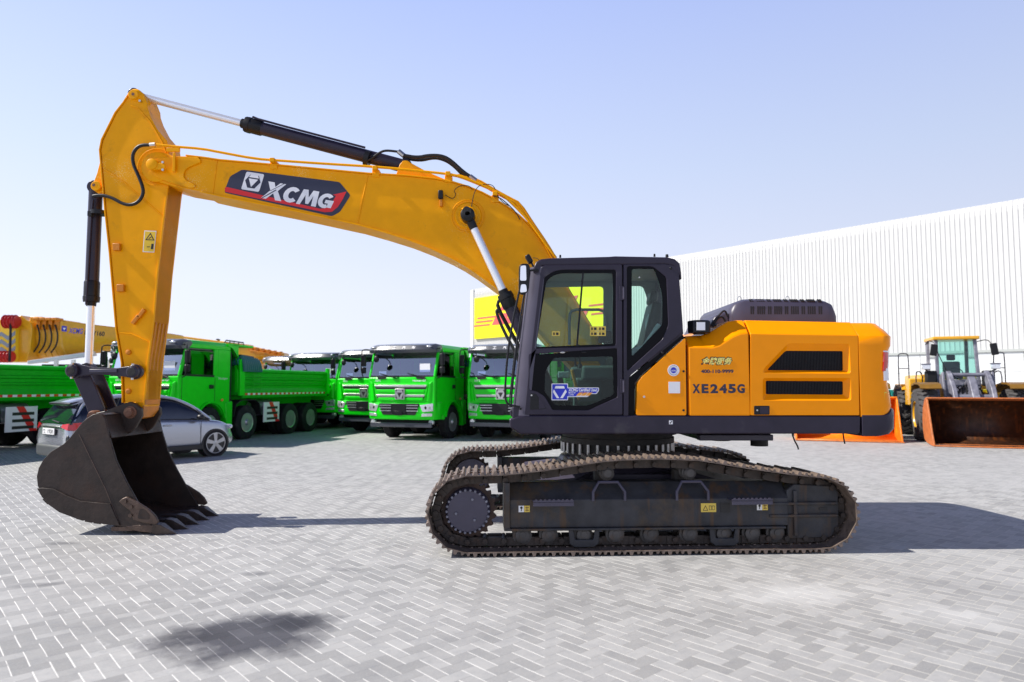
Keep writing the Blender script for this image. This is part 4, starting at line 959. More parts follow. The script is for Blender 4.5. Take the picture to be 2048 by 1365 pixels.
# certified sticker on the lower pane
YG = YS+.019
dplate('certified_sticker', [(1103, 801), (1103, 767.5), (1136, 767.5), (1136, 775.5), (1198, 775.5), (1198, 782), (1193, 788.5), (1182, 788.5), (1175, 794.5), (1136, 794.5), (1136, 801)], YG, M['decw'], door, t=.0015, r=.01)
dplate('certified_sticker', [(1104.5, 799.5), (1104.5, 769), (1134.5, 769), (1134.5, 777), (1196.5, 777), (1196.5, 781), (1192, 787), (1181, 787), (1176, 784.5), (1151, 793), (1134.5, 793), (1134.5, 799.5)], YG-.0016, M['decb'], door, t=.001, r=.006)
def T2(pts): return [(1119.5+x*31, 784.3-y*31) for x, y in pts]
for pl in ([(-.27, .38), (.27, .38), (.33, .22), (-.33, .22)], [(-.38, .17), (-.45, .0), (-.2, -.4), (-.03, -.4)], [(.38, .17), (.45, .0), (.2, -.4), (.03, -.4)]):
    dplate('badge_shape', T2(pl), YG-.0028, M['decw'], door, t=.001)
dwr('certified_lettering', 'XCMG Certified Used', 1137, 783.5, 57, 6.2, M['decw'], Y=YG, par=door, off=.004, bold=.03)
dwr('certified_lettering', '官方认证', 1137, 787.6, 14, 3.2, M['decw'], Y=YG, par=door, off=.004)
dwr('certified_lettering', '二手车', 1137, 791.6, 10.5, 3.2, M['decw'], Y=YG, par=door, off=.004)
for k in range(3):
    x0 = 1152+k*9.4; dplate('orange_bar', [(x0, 791.8), (x0+6.5, 785.5), (x0+14.5, 785.5), (x0+8.2, 791.8)], YG-.0028, M['deco'], door, t=.001)
# ================================================================ boom
by0, by1 = -.26, .26; YB = OX[1]+by0     # near face of the boom
boom_top = [(294, 322), (300, 310), (312, 303), (328, 305), (345, 312), (371, 312), (406, 316), (440, 321), (577, 333), (737, 348), (810, 352), (867, 358), (905, 365), (935, 374), (962, 385), (987, 398), (1014, 414), (1038, 432), (1056, 449), (1072, 466), (1089, 493), (1106, 524), (1140, 585), (1180, 650), (1222, 722)]
boom_bot = [(1236, 752), (1215, 772), (1185, 768), (1150, 742), (1100, 690), (1055, 638), (1018, 597), (997, 577), (975, 561), (953, 545), (927, 528), (901, 514), (860, 495), (816, 478), (765, 462), (715, 448), (577, 418), (440, 391), (400, 382), (353, 374), (310, 362), (297, 350), (291, 336)]
bo = X2(boom_top+boom_bot, YB)
boom = MB().xz(bo, by0+.015, by1-.015).build('boom', M['yel'], exc, bevel=.006)
# top and bottom flanges stand slightly proud of the webs
tf = X2(boom_top[5:], YB); bf = X2(boom_bot[4:-4], YB)
MB().strip(tf, by0-.006, by1+.006, .016).build('boom_flange', M['yel'], boom, bevel=.003)
MB().strip(bf, by0-.006, by1+.006, .018).build('boom_flange', M['yel'], boom, bevel=.003)
# weld seam and reinforcement plates
sm_ = MB().tube([tuple(E(735, 350, YB)), tuple(E(715, 446, YB))], .008, 8); sm_.v = [(v[0], v[1]+.012, v[2]) for v in sm_.v]; sm_.build('weld_seam', M['yel'], boom)
sm_ = MB().tube([tuple(E(433, 322, YB)), tuple(E(425, 386, YB))], .006, 8); sm_.v = [(v[0], v[1]+.012, v[2]) for v in sm_.v]; sm_.build('weld_seam', M['yel'], boom)
tipp = [(304, 342), (302, 325), (312, 316), (330, 316), (350, 313), (398, 315), (403, 325), (380, 334), (370, 341), (367, 352), (372, 361), (392, 372), (389, 376), (380, 377), (340, 366), (308, 353)]
xzplate('tip_plate', [rnd(X2(tipp, YB), .03)], by0-.012, by0+.016, M['yel'], boom, bev=.006)
for px, py, r in ((316, 334, .20), (309, 332, .235)):
    c = E(px, py, YB)
c = E(312, 334, YB)
MB().lathe((c.x, by0-.002, c.z), (0, 1, 0), [(0, .175), (.008, .188), (.46, .19), (.50, .18)], 40).build('pivot_boss', M['yel'], boom)
MB().lathe((c.x, by0-.115, c.z), (0, 1, 0), [(0, .055), (.006, .068), (.10, .07)], 28).build('pivot_pin', M['yel'], boom)
MB().xz(rnd(X2([(302, 342), (302, 326), (328, 329), (333, 328), (333, 340), (328, 341)], YB-.06), .03), by0-.10, by0-.072).build('pin_keeper', M['yel'], boom, bevel=.006)
for py in (326, 341):
    q = E(327, py, YB-.1); MB().cyl((q.x, by0-.125, q.z), (q.x, by0-.10, q.z), .016, n=6).build('keeper_bolt', M['steel'], boom)
# boom cylinder pin boss in the web
cb = E(936, 432, YB)
MB().lathe((cb.x, by0-.02, cb.z), (0, 1, 0), [(0, .155), (.018, .17), (.04, .172)], 44).build('pin_boss', M['yel'], boom, bevel=.003)
MB().lathe((cb.x, by0-.04, cb.z), (0, 1, 0), [(0, .10), (.03, .125)], 36).build('pin_boss_hub', M['yel'], boom)
MB().cyl((cb.x, by0-.24, cb.z), (cb.x, by1+.24, cb.z), .055).build('boom_cylinder_pin', M['dst'], boom)
# upper lugs for the arm cylinder
lug = X2([(792, 352), (800, 330), (806, 323), (815, 322), (822, 327), (855, 345), (905, 366), (870, 360)], 8.45)
for y0_ in (-.17, .13): MB().xz(lug, y0_, y0_+.04).build('arm_cylinder_lug', M['yel'], boom, bevel=.006)
# ---- boom decal
YL = YB+.010
def bplate(name, pts, m, off, r=0.): 
    q = X2(pts, YL); q = rnd(q, r) if r else q
    return xzplate(name, [q], by0+.015-off-.0015, by0+.015-off, m, boom, smooth=False)
bplate('logo_panel', [(449, 382), (460, 353), (484, 339.5), (679, 364.5), (701, 391), (680, 424), (664, 433), (450, 386)], M['decn'], .002, .03)
bplate('logo_stripe', [(449.5, 376), (454, 374.5), (520, 390), (640, 418), (655, 416), (664, 406), (672, 392), (666, 390), (693, 383.5), (685, 400), (676, 414), (664, 424), (650, 425), (600, 415), (450, 384)], M['decr'], .004, 0)
def slant(name, pts_list, m, off):
    """strokes given in letter space: x to the right, y up, on the tilted base line of the decal"""
    k = YL/F; o = E(522, 396.5, YL); a = R(-9.3)
    for p in pts_list:
        q = [(o.x+(x*math.cos(a)-y*math.sin(a)+y*.22)*k, o.z+(x*math.sin(a)+y*math.cos(a))*k) for x, y in p]
        xzplate(name, [q], by0+.015-off-.0015, by0+.015-off, m, boom, smooth=False)
c_ = [(3, 0), (14, 0), (40, 36), (28, 36)]
slant('logo_letter', [[(0, 0), (10, 0), (20, 13), (29, 0), (42, 0), (27, 19), (38, 35), (26, 35), (19, 26), (14, 35), (1, 35), (12, 18)]], M['decw'], .005)
slant('logo_letter_cut', [[(11.5, 17), (13, 17), (35, 35.6), (33, 35.6)], [(0, -.5), (2.5, -.5), (24, 20), (22, 21)]], M['decn'], .0067)
def ring(cx, w, h, t, a0, a1, n=14):
    o_ = []; i_ = []
    for k in range(n+1):
        a = R(a0+(a1-a0)*k/n); o_.append((cx+w/2*math.cos(a), h/2+h/2*math.sin(a))); i_.append((cx+(w/2-t)*math.cos(a), h/2+(h/2-t*.8)*math.sin(a)))
    return o_+i_[::-1]
slant('logo_letter', [ring(57, 33, 32, 10, 42, 318)], M['decw'], .005)
slant('logo_letter', [[(72, 0), (80, 0), (84, 20), (90, 3), (96, 3), (100, 20), (103, 0), (113, 0), (108, 31), (96, 31), (92, 16), (86, 31), (76, 31)]], M['decw'], .005)
slant('logo_letter', [ring(128, 31, 30, 9, 42, 300), [(127, 17), (144, 17), (143, 2), (134, 2), (134, 10), (127, 10)]], M['decw'], .005)
def emb(px, py, s, ang, off0, ow, inn, Y, yloc, parent):
    c = E(px, py, Y); u = s*Y/F
    def T(pts):
        ca, sa = math.cos(R(ang)), math.sin(R(ang)); return [(c.x+(x*ca-y*sa+y*.12)*u, c.z+(x*sa+y*ca)*u) for x, y in pts]
    P_ = lambda nm, pts, m, o: xzplate(nm, [T(pts)], yloc-o-.0015, yloc-o, m, parent, smooth=False)
    P_('logo_badge', rnd([(-.5, -.5), (.5, -.5), (.5, .5), (-.5, .5)], .1), ow, off0)
    P_('logo_hexagon', [(-.24, .36), (.24, .36), (.43, .02), (.2, -.36), (-.2, -.36), (-.43, .02)], inn, off0+.0015)
    P_('logo_bar', [(-.2, .36), (.2, .36), (.28, .22), (-.28, .22)], ow, off0+.003)
    P_('logo_triangle', [(-.26, .15), (.26, .15), (.0, -.3)], ow, off0+.003)
emb(505.5, 364, 37, -9, .005, M['decw'], M['decn'], YL, by0+.015, boom)
# work lamp on the boom side
c = E(882, 392, YB)
l1 = MB().bb(c.x-.03, c.x+.03, by0-.07, by0-.01, c.z-.055, c.z+.055).build('boom_lamp', M['blk'], boom, bevel=.012)
MB().bb(c.x-.012, c.x+.02, by0-.04, by0+.02, c.z-.14, c.z-.04).build('lamp_bracket', M['yelw'], l1, bevel=.004)
MB().tube([tuple(E(x, y, YB-.02)) for x, y in ((890, 390), (903, 398), (909, 396), (912, 388), (907, 382), (918, 372), (938, 371), (945, 380))], .0045, 6, 2).build('lamp_cable', M['rub'], l1)
MB().tube([tuple(E(x, y, YB-.05)) for x, y in ((943, 414), (948, 385), (958, 371), (975, 368), (988, 372), (994, 390), (1004, 404), (1018, 412))], .005, 6, 2).build('grease_hose', M['rub'], boom)
# steel pipes on top of the boom
lp1 = [(313, 290), (353, 294), (404, 298), (440, 305), (510, 318), (556, 321.5), (650, 328), (752, 334), (874, 346), (900, 349), (920, 353), (953, 366), (1004, 388), (1028, 410), (1055, 438), (1085, 480), (1112, 516)]
lp2 = [(915, 351), (948, 360), (990, 385), (1018, 400), (1036, 409), (1064, 452), (1090, 490), (1108, 520)]
MB().tube([tuple(E(x, y, 8.30)) for x, y in lp1], .016, 10, 1).build('boom_pipe', M['yel'], boom)
MB().tube([tuple(E(x, y+1, 8.42)) for x, y in lp1[9:]], .016, 10, 1).build('boom_pipe', M['yel'], boom)
MB().tube([tuple(E(x, y, 8.55)) for x, y in lp2], .018, 10, 1).build('boom_pipe', M['yel'], boom)
MB().tube([tuple(E(x, y, 8.70)) for x, y in [(p[0]+4, p[1]-2) for p in lp2]], .018, 10, 1).build('boom_pipe', M['yel'], boom)
for px, py in ((545, 325), (750, 341), (896, 352), (990, 392)):
    c = E(px, py, 8.30); MB().bb(c.x-.045, c.x+.045, by0+.0, by0+.12, c.z-.07, c.z+.02).build('pipe_bracket', M['yel'], boom, bevel=.004)
    MB().bb(c.x-.03, c.x+.03, by0-.07, by0+.02, c.z+.0, c.z+.05).build('pipe_clamp', M['yel'], boom, bevel=.006)
for px, py in ((348, 302), (349, 326)):
    c = E(px, py, YB-.03); MB().bb(c.x-(.08 if py < 310 else .012), c.x+(.08 if py < 310 else .02), by0-.06, by0-.03, c.z-(.02 if py < 310 else .12), c.z+(.03 if py < 310 else .12)).build('pipe_bracket', M['yel'], boom, bevel=.004)
MB().tube([tuple(E(x, y, 8.3)) for x, y in ((985, 392), (1000, 396), (1015, 408), (1032, 425), (1040, 440))], .006, 6, 1).build('cable', M['rub'], boom)
# ================================================================ arm
ay0, ay1 = -.20, .155; YA = OX[1]+ay0
arm_o = [(260, 187), (268, 182), (276, 182), (286, 188), (293, 205), (294, 216), (300, 233), (313, 258), (333, 281), (337, 310), (337, 369), (329, 435), (316, 548), (309, 636), (298, 718), (289, 812), (286, 822), (277, 834), (262, 838), (252, 832), (249, 815), (246, 726), (234, 660), (221, 508), (212, 424), (201, 300), (205, 281), (232, 226), (247, 206)]
arm = MB().xz(X2(arm_o, YA), ay0+.01, ay1-.01).build('arm', M['yel'], exc, bevel=.006)
re_ = X2([(337, 369), (329, 435), (316, 548), (309, 636), (298, 718), (289, 812)], YA)
MB().strip(re_, ay0-.008, ay1+.008, -.018).build('arm_flange', M['yel'], arm, bevel=.003)
MB().strip(X2([(246, 806), (244, 726), (233, 660), (220, 508), (211, 424), (200, 300), (204, 280), (231, 226), (247, 206), (259, 187)], YA), ay0-.005, ay1+.005, .015).build('arm_flange', M['yel'], arm, bevel=.003)
# raised head plate
hpts = [(205, 300), (206, 283), (234, 226), (247, 214), (262, 212), (275, 217), (300, 250), (322, 285), (331, 310), (318, 318), (292, 352), (230, 345), (208, 340)]
# side head reinforcement and seams
for a in (((262, 212), (275, 216), (300, 243), (325, 286), (332, 306)), ((208, 338), (246, 363), (330, 436)), ((237, 666), (262, 668), (295, 683)), ((248, 806), (288, 806))):
    t_ = MB().tube([tuple(E(x, y, YA)) for x, y in a], .007, 6); t_.v = [(v[0], v[1]+.003, v[2]) for v in t_.v]; t_.build('weld_seam', M['yel'], arm)
c = E(269, 191, YA)
MB().lathe((c.x, ay0-.035, c.z), (0, 1, 0), [(0, .055), (.006, .062), (.03, .065), (.05, .09), (.40, .09), (.43, .065)], 32).build('pin_boss', M['yel'], arm)
q = E(281, 203, YA); MB().cyl((q.x, ay0-.02, q.z), (q.x, ay0+.01, q.z), .016, n=6).build('keeper_bolt', M['steel'], arm)
# lug for the bucket cylinder
lg = X2([(201, 302), (190, 345), (182, 366), (184, 380), (193, 386), (206, 382), (212, 424), (206, 340)], YA)
for y0_ in (-.16, .07): MB().xz(lg, y0_, y0_+.04).build('bucket_cylinder_lug', M['yel'], arm, bevel=.005)
c = E(191, 372, YA); MB().lathe((c.x, -.20, c.z), (0, 1, 0), [(0, .055), (.006, .062), (.35, .062)], 28).build('pin_boss', M['yel'], arm)
for pts in (((228, 488), (242, 488), (242, 502), (228, 502)), ((236, 570), (250, 570), (250, 584), (236, 584)), ((264, 646), (277, 630), (282, 634), (270, 650)), ((276, 634), (288, 618), (293, 622), (281, 638))):
    MB().xz(X2(pts, YA), ay0-.035, ay0+.01).build('hose_clip', M['yelw'], arm, bevel=.005)
dplate('warning_sticker', [(285.5, 504.5), (289, 461.5), (313, 462.5), (308.5, 505.5)], YA-.0, M['decw'], arm)
dplate('warning_sticker', [(287, 503), (290.3, 463.2), (311.5, 464), (307.3, 504)], YA-.003, M['decy'], arm)
dplate('sticker_triangle', [(290.5, 480.5), (309, 481.5), (301, 466)], YA-.006, M['deck'], arm, t=.001); dplate('sticker_triangle', [(294, 479), (306, 479.6), (300.8, 469.5)], YA-.0072, M['decy'], arm, t=.001)
dplate('sticker_symbol', [(296.5, 477.5), (302, 473.5), (303, 475), (298, 478.5)], YA-.0084, M['deck'], arm, t=.001)
dplate('sticker_symbol', [(301.5, 499), (303, 488), (307.5, 488), (306.5, 499)], YA-.006, M['deck'], arm, t=.001); dplate('sticker_symbol', [(294, 495), (294, 493.5), (300, 493.5), (300, 495)], YA-.006, M['deck'], arm, t=.001)
for px, py in ((257, 705), (257, 783)):
    c = E(px, py, YA); MB().lathe((c.x, ay0-.02, c.z), (0, 1, 0), [(0, .02), (.005, .03), (.03, .034)], 16).build('grease_boss', M['yelw'], arm)
# four wear bars on the lower inner side of the arm
rr = X2([(309.5, 645), (298, 718), (289, 800)], YA)
for k in range(4):
    y_ = ay0+.03+k*.085
    MB().strip([(p[0]+.002, p[1]) for p in rr], y_, y_+.035, -.032).build('wear_bar', M['yelw'], arm, bevel=.006)
MB().strip(X2([(291, 800), (287, 822), (277, 836), (262, 840)], YA), ay0-.004, ay1+.004, -.02).build('arm_end_plate', M['yelw'], arm)
# hoses on the arm
hs_ = MB().tube([tuple(E(x, y, YA-.07)) for x, y in ((304, 291), (288, 290), (275, 294), (265, 308), (266, 328), (276, 350), (285, 372), (287, 388), (278, 404), (262, 411), (245, 408), (228, 398), (212, 392), (196, 391), (186, 393))], .021, 10, 2)
hs_.build('arm_hose', M['rub'], exc)
c = E(308, 290, YA-.07); MB().cyl(tuple(E(300, 290.5, YA-.07)), tuple(E(311, 289.5, YA-.07)), .028, n=8).build('hose_fitting', M['steel'], exc)
# ================================================================ cylinders
def cylinder(name, a, b, f, rr_, rb, Y, gl=.16, ends=True, cap=0.):
    """hydraulic ram in plane Y: rod end a, barrel end b (photo pixels), f = share of the length that is bare rod"""
    A = E(a[0], a[1], Y); B = E(b[0], b[1], Y); d = (B-A).normalized(); L = (B-A).length; C_ = A+d*L*f
    root = MB().cyl(C_+d*gl*.5, B-d*.04, rb, n=32).build(name, M['gun'], exc)
    MB().cyl(A+d*.02, C_+d*.05, rr_, n=28).build('rod', M['chrome'], root)
    g_ = MB().lathe(C_-d*.04, d, [(0, rb*.72), (.05, rb*.74), (.055, rb*1.16), (.09, rb*1.22), (.12, rb*1.22), (.125, rb*1.14), (gl+.06, rb*1.14), (gl+.08, rb*1.02)], 32)
    e = d.orthogonal().normalized(); e2 = d.cross(e)
    for k in range(12):
        t = math.pi*k/6; o = (e*math.cos(t)+e2*math.sin(t))*rb*1.08
        g_.cyl(C_+d*.01+o, C_+d*.03+o, rb*.10, n=6)
    g_.build('gland', M['blk'], root)
    for p_, r_ in ((A, rr_*1.55), (B, rb*1.0)):
        MB().cyl((p_.x, p_.y-.07, p_.z), (p_.x, p_.y+.07, p_.z), r_, n=28).build('end_eye', M['gun'], root, bevel=.008)
    return root, A, B, C_, d
ac, A, B, C_, d = cylinder('arm_cylinder', (272, 191), (812, 334), .405, .046, .084, 8.56, .20)
# oil pipe along the barrel with clamp
up = Vector((-d.z, 0, d.x)); up = up if up.z > 0 else -up
MB().tube([C_+d*.10+up*.10+Vector((0, -.06, 0)), C_+d*.2+up*.085+Vector((0, -.07, 0)), B-d*.55+up*.085+Vector((0, -.07, 0))], .014, 8, 1).build('barrel_pipe', M['gun'], ac)
c = E(735, 318, 8.5); MB().lathe(c-d*.03, d, [(0, .10), (.06, .10)], 24).build('barrel_clamp', M['blk'], ac)
MB().tube([tuple(E(x, y, 8.44)) for x, y in ((733, 322), (745, 316), (760, 305), (772, 301), (797, 304))], .015, 10, 2).build('cylinder_hose', M['rub'], ac)
MB().tube([tuple(E(x, y, 8.44)) for x, y in ((806, 311), (835, 316), (858, 311), (885, 312), (903, 322), (925, 343), (944, 356))], .022, 10, 2).build('cylinder_hose', M['rub'], exc)
MB().tube([tuple(E(x, y, 8.56)) for x, y in ((806, 316), (840, 322), (868, 315), (890, 320), (908, 332), (925, 350), (938, 360))], .022, 10, 2).build('cylinder_hose', M['rub'], exc)
for a in ((797, 303, 808, 312), (940, 353, 952, 362)):
    MB().cyl(tuple(E(a[0], a[1], 8.44)), tuple(E(a[2], a[3], 8.44)), .032, n=8).build('hose_fitting', M['steel'], exc)
bc, A, B, C_, d = cylinder('bucket_cylinder', (177, 738), (192, 376), .36, .047, .079, 8.58, .24)
c = E(198, 427, 8.5); MB().lathe(c-d*.02, d, [(0, .098), (.05, .098)], 24).box(tuple(E(181, 428, 8.45)), (.05, .05, .06)).build('barrel_clamp', M['blk'], bc)
MB().tube([tuple(E(186, 400, 8.5)), tuple(E(183, 430, 8.49)), tuple(E(172, 610, 8.49))], .012, 8).build('barrel_pipe', M['gun'], bc)
for yy_, nm in ((8.20, 0), (8.98, 1)):
    k_, A, B, C_, d = cylinder('boom_cylinder', (936, 432), (1118, 822), .40, .048, .080, yy_, .16)
    if nm == 0:
        MB().lathe((A.x, A.y-.10, A.z), (0, 1, 0), [(0, .03), (.003, .055), (.02, .085), (.19, .085)], 32).build('rod_eye_cover', M['blk'], k_)
        MB().cyl(A+d*.06, A+d*.18, .055, .05, n=24).build('rod_neck', M['blk'], k_)
    else:
        pass
    up = Vector((d.z, 0, -d.x)); up = up if up.x < 0 else -up
    MB().tube([C_+d*.06+up*.10, C_+d*.12+up*.15, C_+d*.5+up*.13, C_+d*.9+up*.10], .018, 8, 1).build('cylinder_hose', M['rub'], k_)
MB().tube([tuple(E(x, y, 8.1)) for x, y in ((1003, 628), (993, 618), (994, 630), (1010, 668), (1030, 702), (1040, 730))], .02, 8, 2).build('cylinder_hose', M['rub'], exc)
# ================================================================ linkage and bucket
def bone(Y0, Y1):
    a = E(147, 742, Y0); b = E(268, 744, Y0); r = .092; pts = []
    for k in range(13): t = R(50+260*k/12); pts.append((a.x+r*1.05*math.cos(t), a.z+r*1.05*math.sin(t)))
    pts += [(a.x+.22, a.z-.045), (b.x-.22, b.z-.045)]
    for k in range(13): t = R(-130+260*k/12); pts.append((b.x+r*math.cos(t), b.z+r*math.sin(t)))
    pts += [(b.x-.22, b.z+.045), (a.x+.22, a.z+.045)]
    o = MB().xz(pts, Y0-OX[1], Y1-OX[1]).build('rocker_link', M['gun'], exc, bevel=.012, seg=3)
    y_ = Y0-OX[1] if Y0 < 8.6 else Y1-OX[1]; s_ = -1 if Y0 < 8.6 else 1
    for c in (a, b):
        MB().lathe((c.x, y_, c.z), (0, s_, 0), [(0, .078), (.045, .075), (.05, .06), (.052, .058)], 30).build('link_boss', M['gun'], o, bevel=.002)
        MB().lathe((c.x, y_+s_*.05, c.z), (0, s_, 0), [(0, .05), (.008, .045)], 24).build('link_pin', M['dst'], o)
        for dz in (-.085, .085): MB().cyl((c.x, y_+s_*.03, c.z+dz-.012), (c.x, y_+s_*.03, c.z+dz+.012), .016, n=8).build('link_bolt', M['steel'], o)
    MB().bb(a.x+.20, b.x-.20, y_+s_*.008-.01, y_+s_*.008+.01, a.z-.02, a.z+.02).build('link_rib', M['gun2'], o, bevel=.006)
bone(8.29, 8.36); bone(8.80, 8.87)
lk_o = X2([(143, 752), (150, 738), (168, 740), (180, 752), (206, 815), (204, 838), (190, 845), (178, 836), (171, 815)], 8.42)
for y0_, y1_ in ((-.17, -.13), (.09, .13)): MB().xz(lk_o, y0_, y1_).build('bucket_link', M['gun'], exc, bevel=.008)
MB().xz(X2([(158, 775), (168, 770), (190, 818), (180, 822)], 8.42), -.1295, .0895).build('link_web', M['dst'], exc)
by_0, by_1 = 7.97-OX[1], 9.17-OX[1]
YK = 7.97
ears = X2([(163, 850), (180, 829), (212, 822), (250, 807), (262, 804), (273, 808), (284, 818), (285, 832), (271, 857), (252, 872), (219, 876), (190, 880)], 8.35)
sideo = [(165, 845), (177, 835), (187, 829), (197, 827), (206, 830), (211, 838), (219, 874), (233, 921), (254, 965), (276, 1004), (300, 1042), (303, 1053), (238, 1053), (210, 1046), (177, 1040), (154, 1034), (119, 1021), (98, 1006), (84, 990), (76, 972), (74, 953), (78, 936), (87, 920), (102, 904), (128, 888), (140, 876)]
bk_root = None
shell_px = [(206, 830), (197, 827), (187, 829), (177, 835), (165, 845), (154, 862), (140, 876), (128, 888), (102, 904), (87, 920), (78, 936), (74, 953), (76, 972), (84, 990), (98, 1006), (119, 1021), (154, 1034), (177, 1040), (210, 1046), (238, 1053), (275, 1057), (305, 1060)]
sh = MB().strip(X2(shell_px, YK), by_0, by_1, .028)
bkt = sh.build('bucket', M['bkt'], exc)
for y0_, y1_ in ((by_0-.008, by_0+.022), (by_1-.022, by_1+.008)):
    MB().xz(X2(sideo, YK), y0_, y1_).build('side_plate', M['bkt'], bkt, bevel=.006)
for y0_, y1_ in ((-.27, -.215), (.17, .225)): MB().xz(ears, y0_, y1_).build('ear', M['bkt'], bkt, bevel=.01)
ec = X2([(150, 880), (170, 850), (205, 836), (240, 868), (222, 884), (180, 892)], 8.35)
MB().cyl((E(228, 858, 8.35).x, by_0+.02, E(228, 858, 8.35).z), (E(228, 858, 8.35).x, by_1-.02, E(228, 858, 8.35).z), .055, n=20).build('torque_tube', M['bkt'], bkt)
MB().strip(X2([(206, 833), (212, 850), (222, 876)], YK), by_0+.02, by_1-.02, -.03).build('front_plate', M['bkt'], bkt)
c = E(261, 825, 8.33)
MB().lathe((c.x, -.335, c.z), (0, 1, 0), [(0, .03), (.002, .05), (.05, .052), (.051, .075), (.09, .078), (.60, .078), (.63, .05)], 28).build('bucket_pin', M['rust'], bkt)
c = E(184, 833, 8.33)
MB().lathe((c.x, -.29, c.z), (0, 1, 0), [(0, .05), (.04, .07), (.52, .07), (.56, .05)], 24).build('bucket_pin', M['rust'], bkt)
wp_ = [(74.5, 977), (85, 976), (107, 978), (135, 992), (160, 1002), (190, 1005), (221, 1008), (240, 1052), (210, 1049), (177, 1043), (154, 1038), (119, 1025), (98, 1010), (84, 994)]
MB().xz(X2(wp_, YK-.02), by_0-.028, by_0-.008).build('wear_plate', M['bkt'], bkt, bevel=.005)
sg = MB()     # weld line and serrated heel strips
for k in range(8):
    t = k/7; px = 92+t*120; py = 1003+44*(1-(1-t)**1.9); a = E(px, py, YK)
    sg.box((a.x, (by_0+by_1)/2, a.z+.0), (.085, by_1-by_0+.02, .022), Matrix.Rotation(R(38*(1-t)**1.6+5), 3, 'Y'))
sg.build('heel_strips', M['bkt'], bkt, bevel=.004)
t_ = MB().tube([tuple(E(x, y, YK-.008)) for x, y in ((158, 868), (190, 935), (212, 980), (240, 1052))], .006, 6); t_.build('weld_line', M['bktw'], bkt)
sc_o = [(239, 1003), (246, 997), (255, 993), (275, 1003), (300, 1019), (312, 1031), (319, 1044), (312, 1049), (290, 1046), (268, 1040), (262, 1022), (246, 1010)]
for y0_, y1_ in ((by_0-.042, by_0-.008), (by_1+.008, by_1+.042)): MB().xz(X2(sc_o, YK-.02), y0_, y1_).build('side_cutter', M['bktw'], bkt, bevel=.012, seg=3)
for px, py in ((251, 1003), (263, 1014), (262, 1031)):
    c = E(px, py, YK-.04); MB().cyl((c.x, by_0-.062, c.z), (c.x, by_0-.04, c.z), .022, .018, 10).build('cutter_bolt', M['bktw'], bkt)
xzplate('cutter_pocket', [rnd(X2([(275, 1038), (280, 1018), (288, 1018), (300, 1030), (300, 1040)], YK-.04), .03)], by_0-.045, by_0-.041, M['bkt'], bkt)
MB().bb(E(262, 0, YK).x, E(303, 0, YK).x, by_0, by_1, E(0, 1062, YK).z-.005, E(0, 1054, YK).z).build('cutting_edge', M['bktw'], bkt, bevel=.005)
for k in range(5):
    yc_ = by_0+.045+(by_1-by_0-.09)*k/4
    ad = X2([(250, 1052), (278, 1049), (300, 1049), (316, 1052), (314, 1067), (280, 1064), (262, 1061)], YK)
    ao = MB().xz(ad, yc_-.055, yc_+.055).build('tooth_adapter', M['bktw'] if k == 0 else M['bkt'], bkt, bevel=.012)
    a = [(306, 1047), (322, 1050), (353.5, 1071.5), (348, 1073.5), (318, 1072), (304, 1067)]
    q = X2(a, YK); mb = MB(); n_ = len(q)
    hw = [.062, .060, .014, .012, .052, .06]
    mb.add([(p[0], yc_-h, p[1]) for p, h in zip(q, hw)]+[(p[0], yc_+h, p[1]) for p, h in zip(q, hw)], [tuple(range(n_)), tuple(range(2*n_-1, n_-1, -1))]+[(i, (i+1) % n_, n_+(i+1) % n_, n_+i) for i in range(n_)])
    mb.build('tooth', M['tooth'], bkt, bevel=.006)

for px, py in ((430, 352), (745, 372), (700, 425), (905, 400)):
    pass
for (px, py, r_) in ((936, 432, .205), ):
    q = E(px, py, YB); MB().tube([(q.x+r_*math.cos(t*math.pi/18), by0+.014, q.z+r_*math.sin(t*math.pi/18)) for t in range(37)], .006, 6).build('weld_ring', M['yel'], boom)
q = E(312, 334, YA); MB().tube([(q.x+.235*math.cos(t*math.pi/18), ay0+.012, q.z+.235*math.sin(t*math.pi/18)) for t in range(5, 34)], .007, 6).build('weld_ring', M['yel'], arm)
for (px, py) in ((269, 191), (191, 372)):      # grease pushed out around the pins
    q = E(px, py, YA); MB().lathe((q.x, ay0-.0365, q.z), (0, 1, 0), [(0, .020), (.0008, .018)], 16).build('pin_centre', M['rust'], arm)
q = E(261, 825, 8.33)
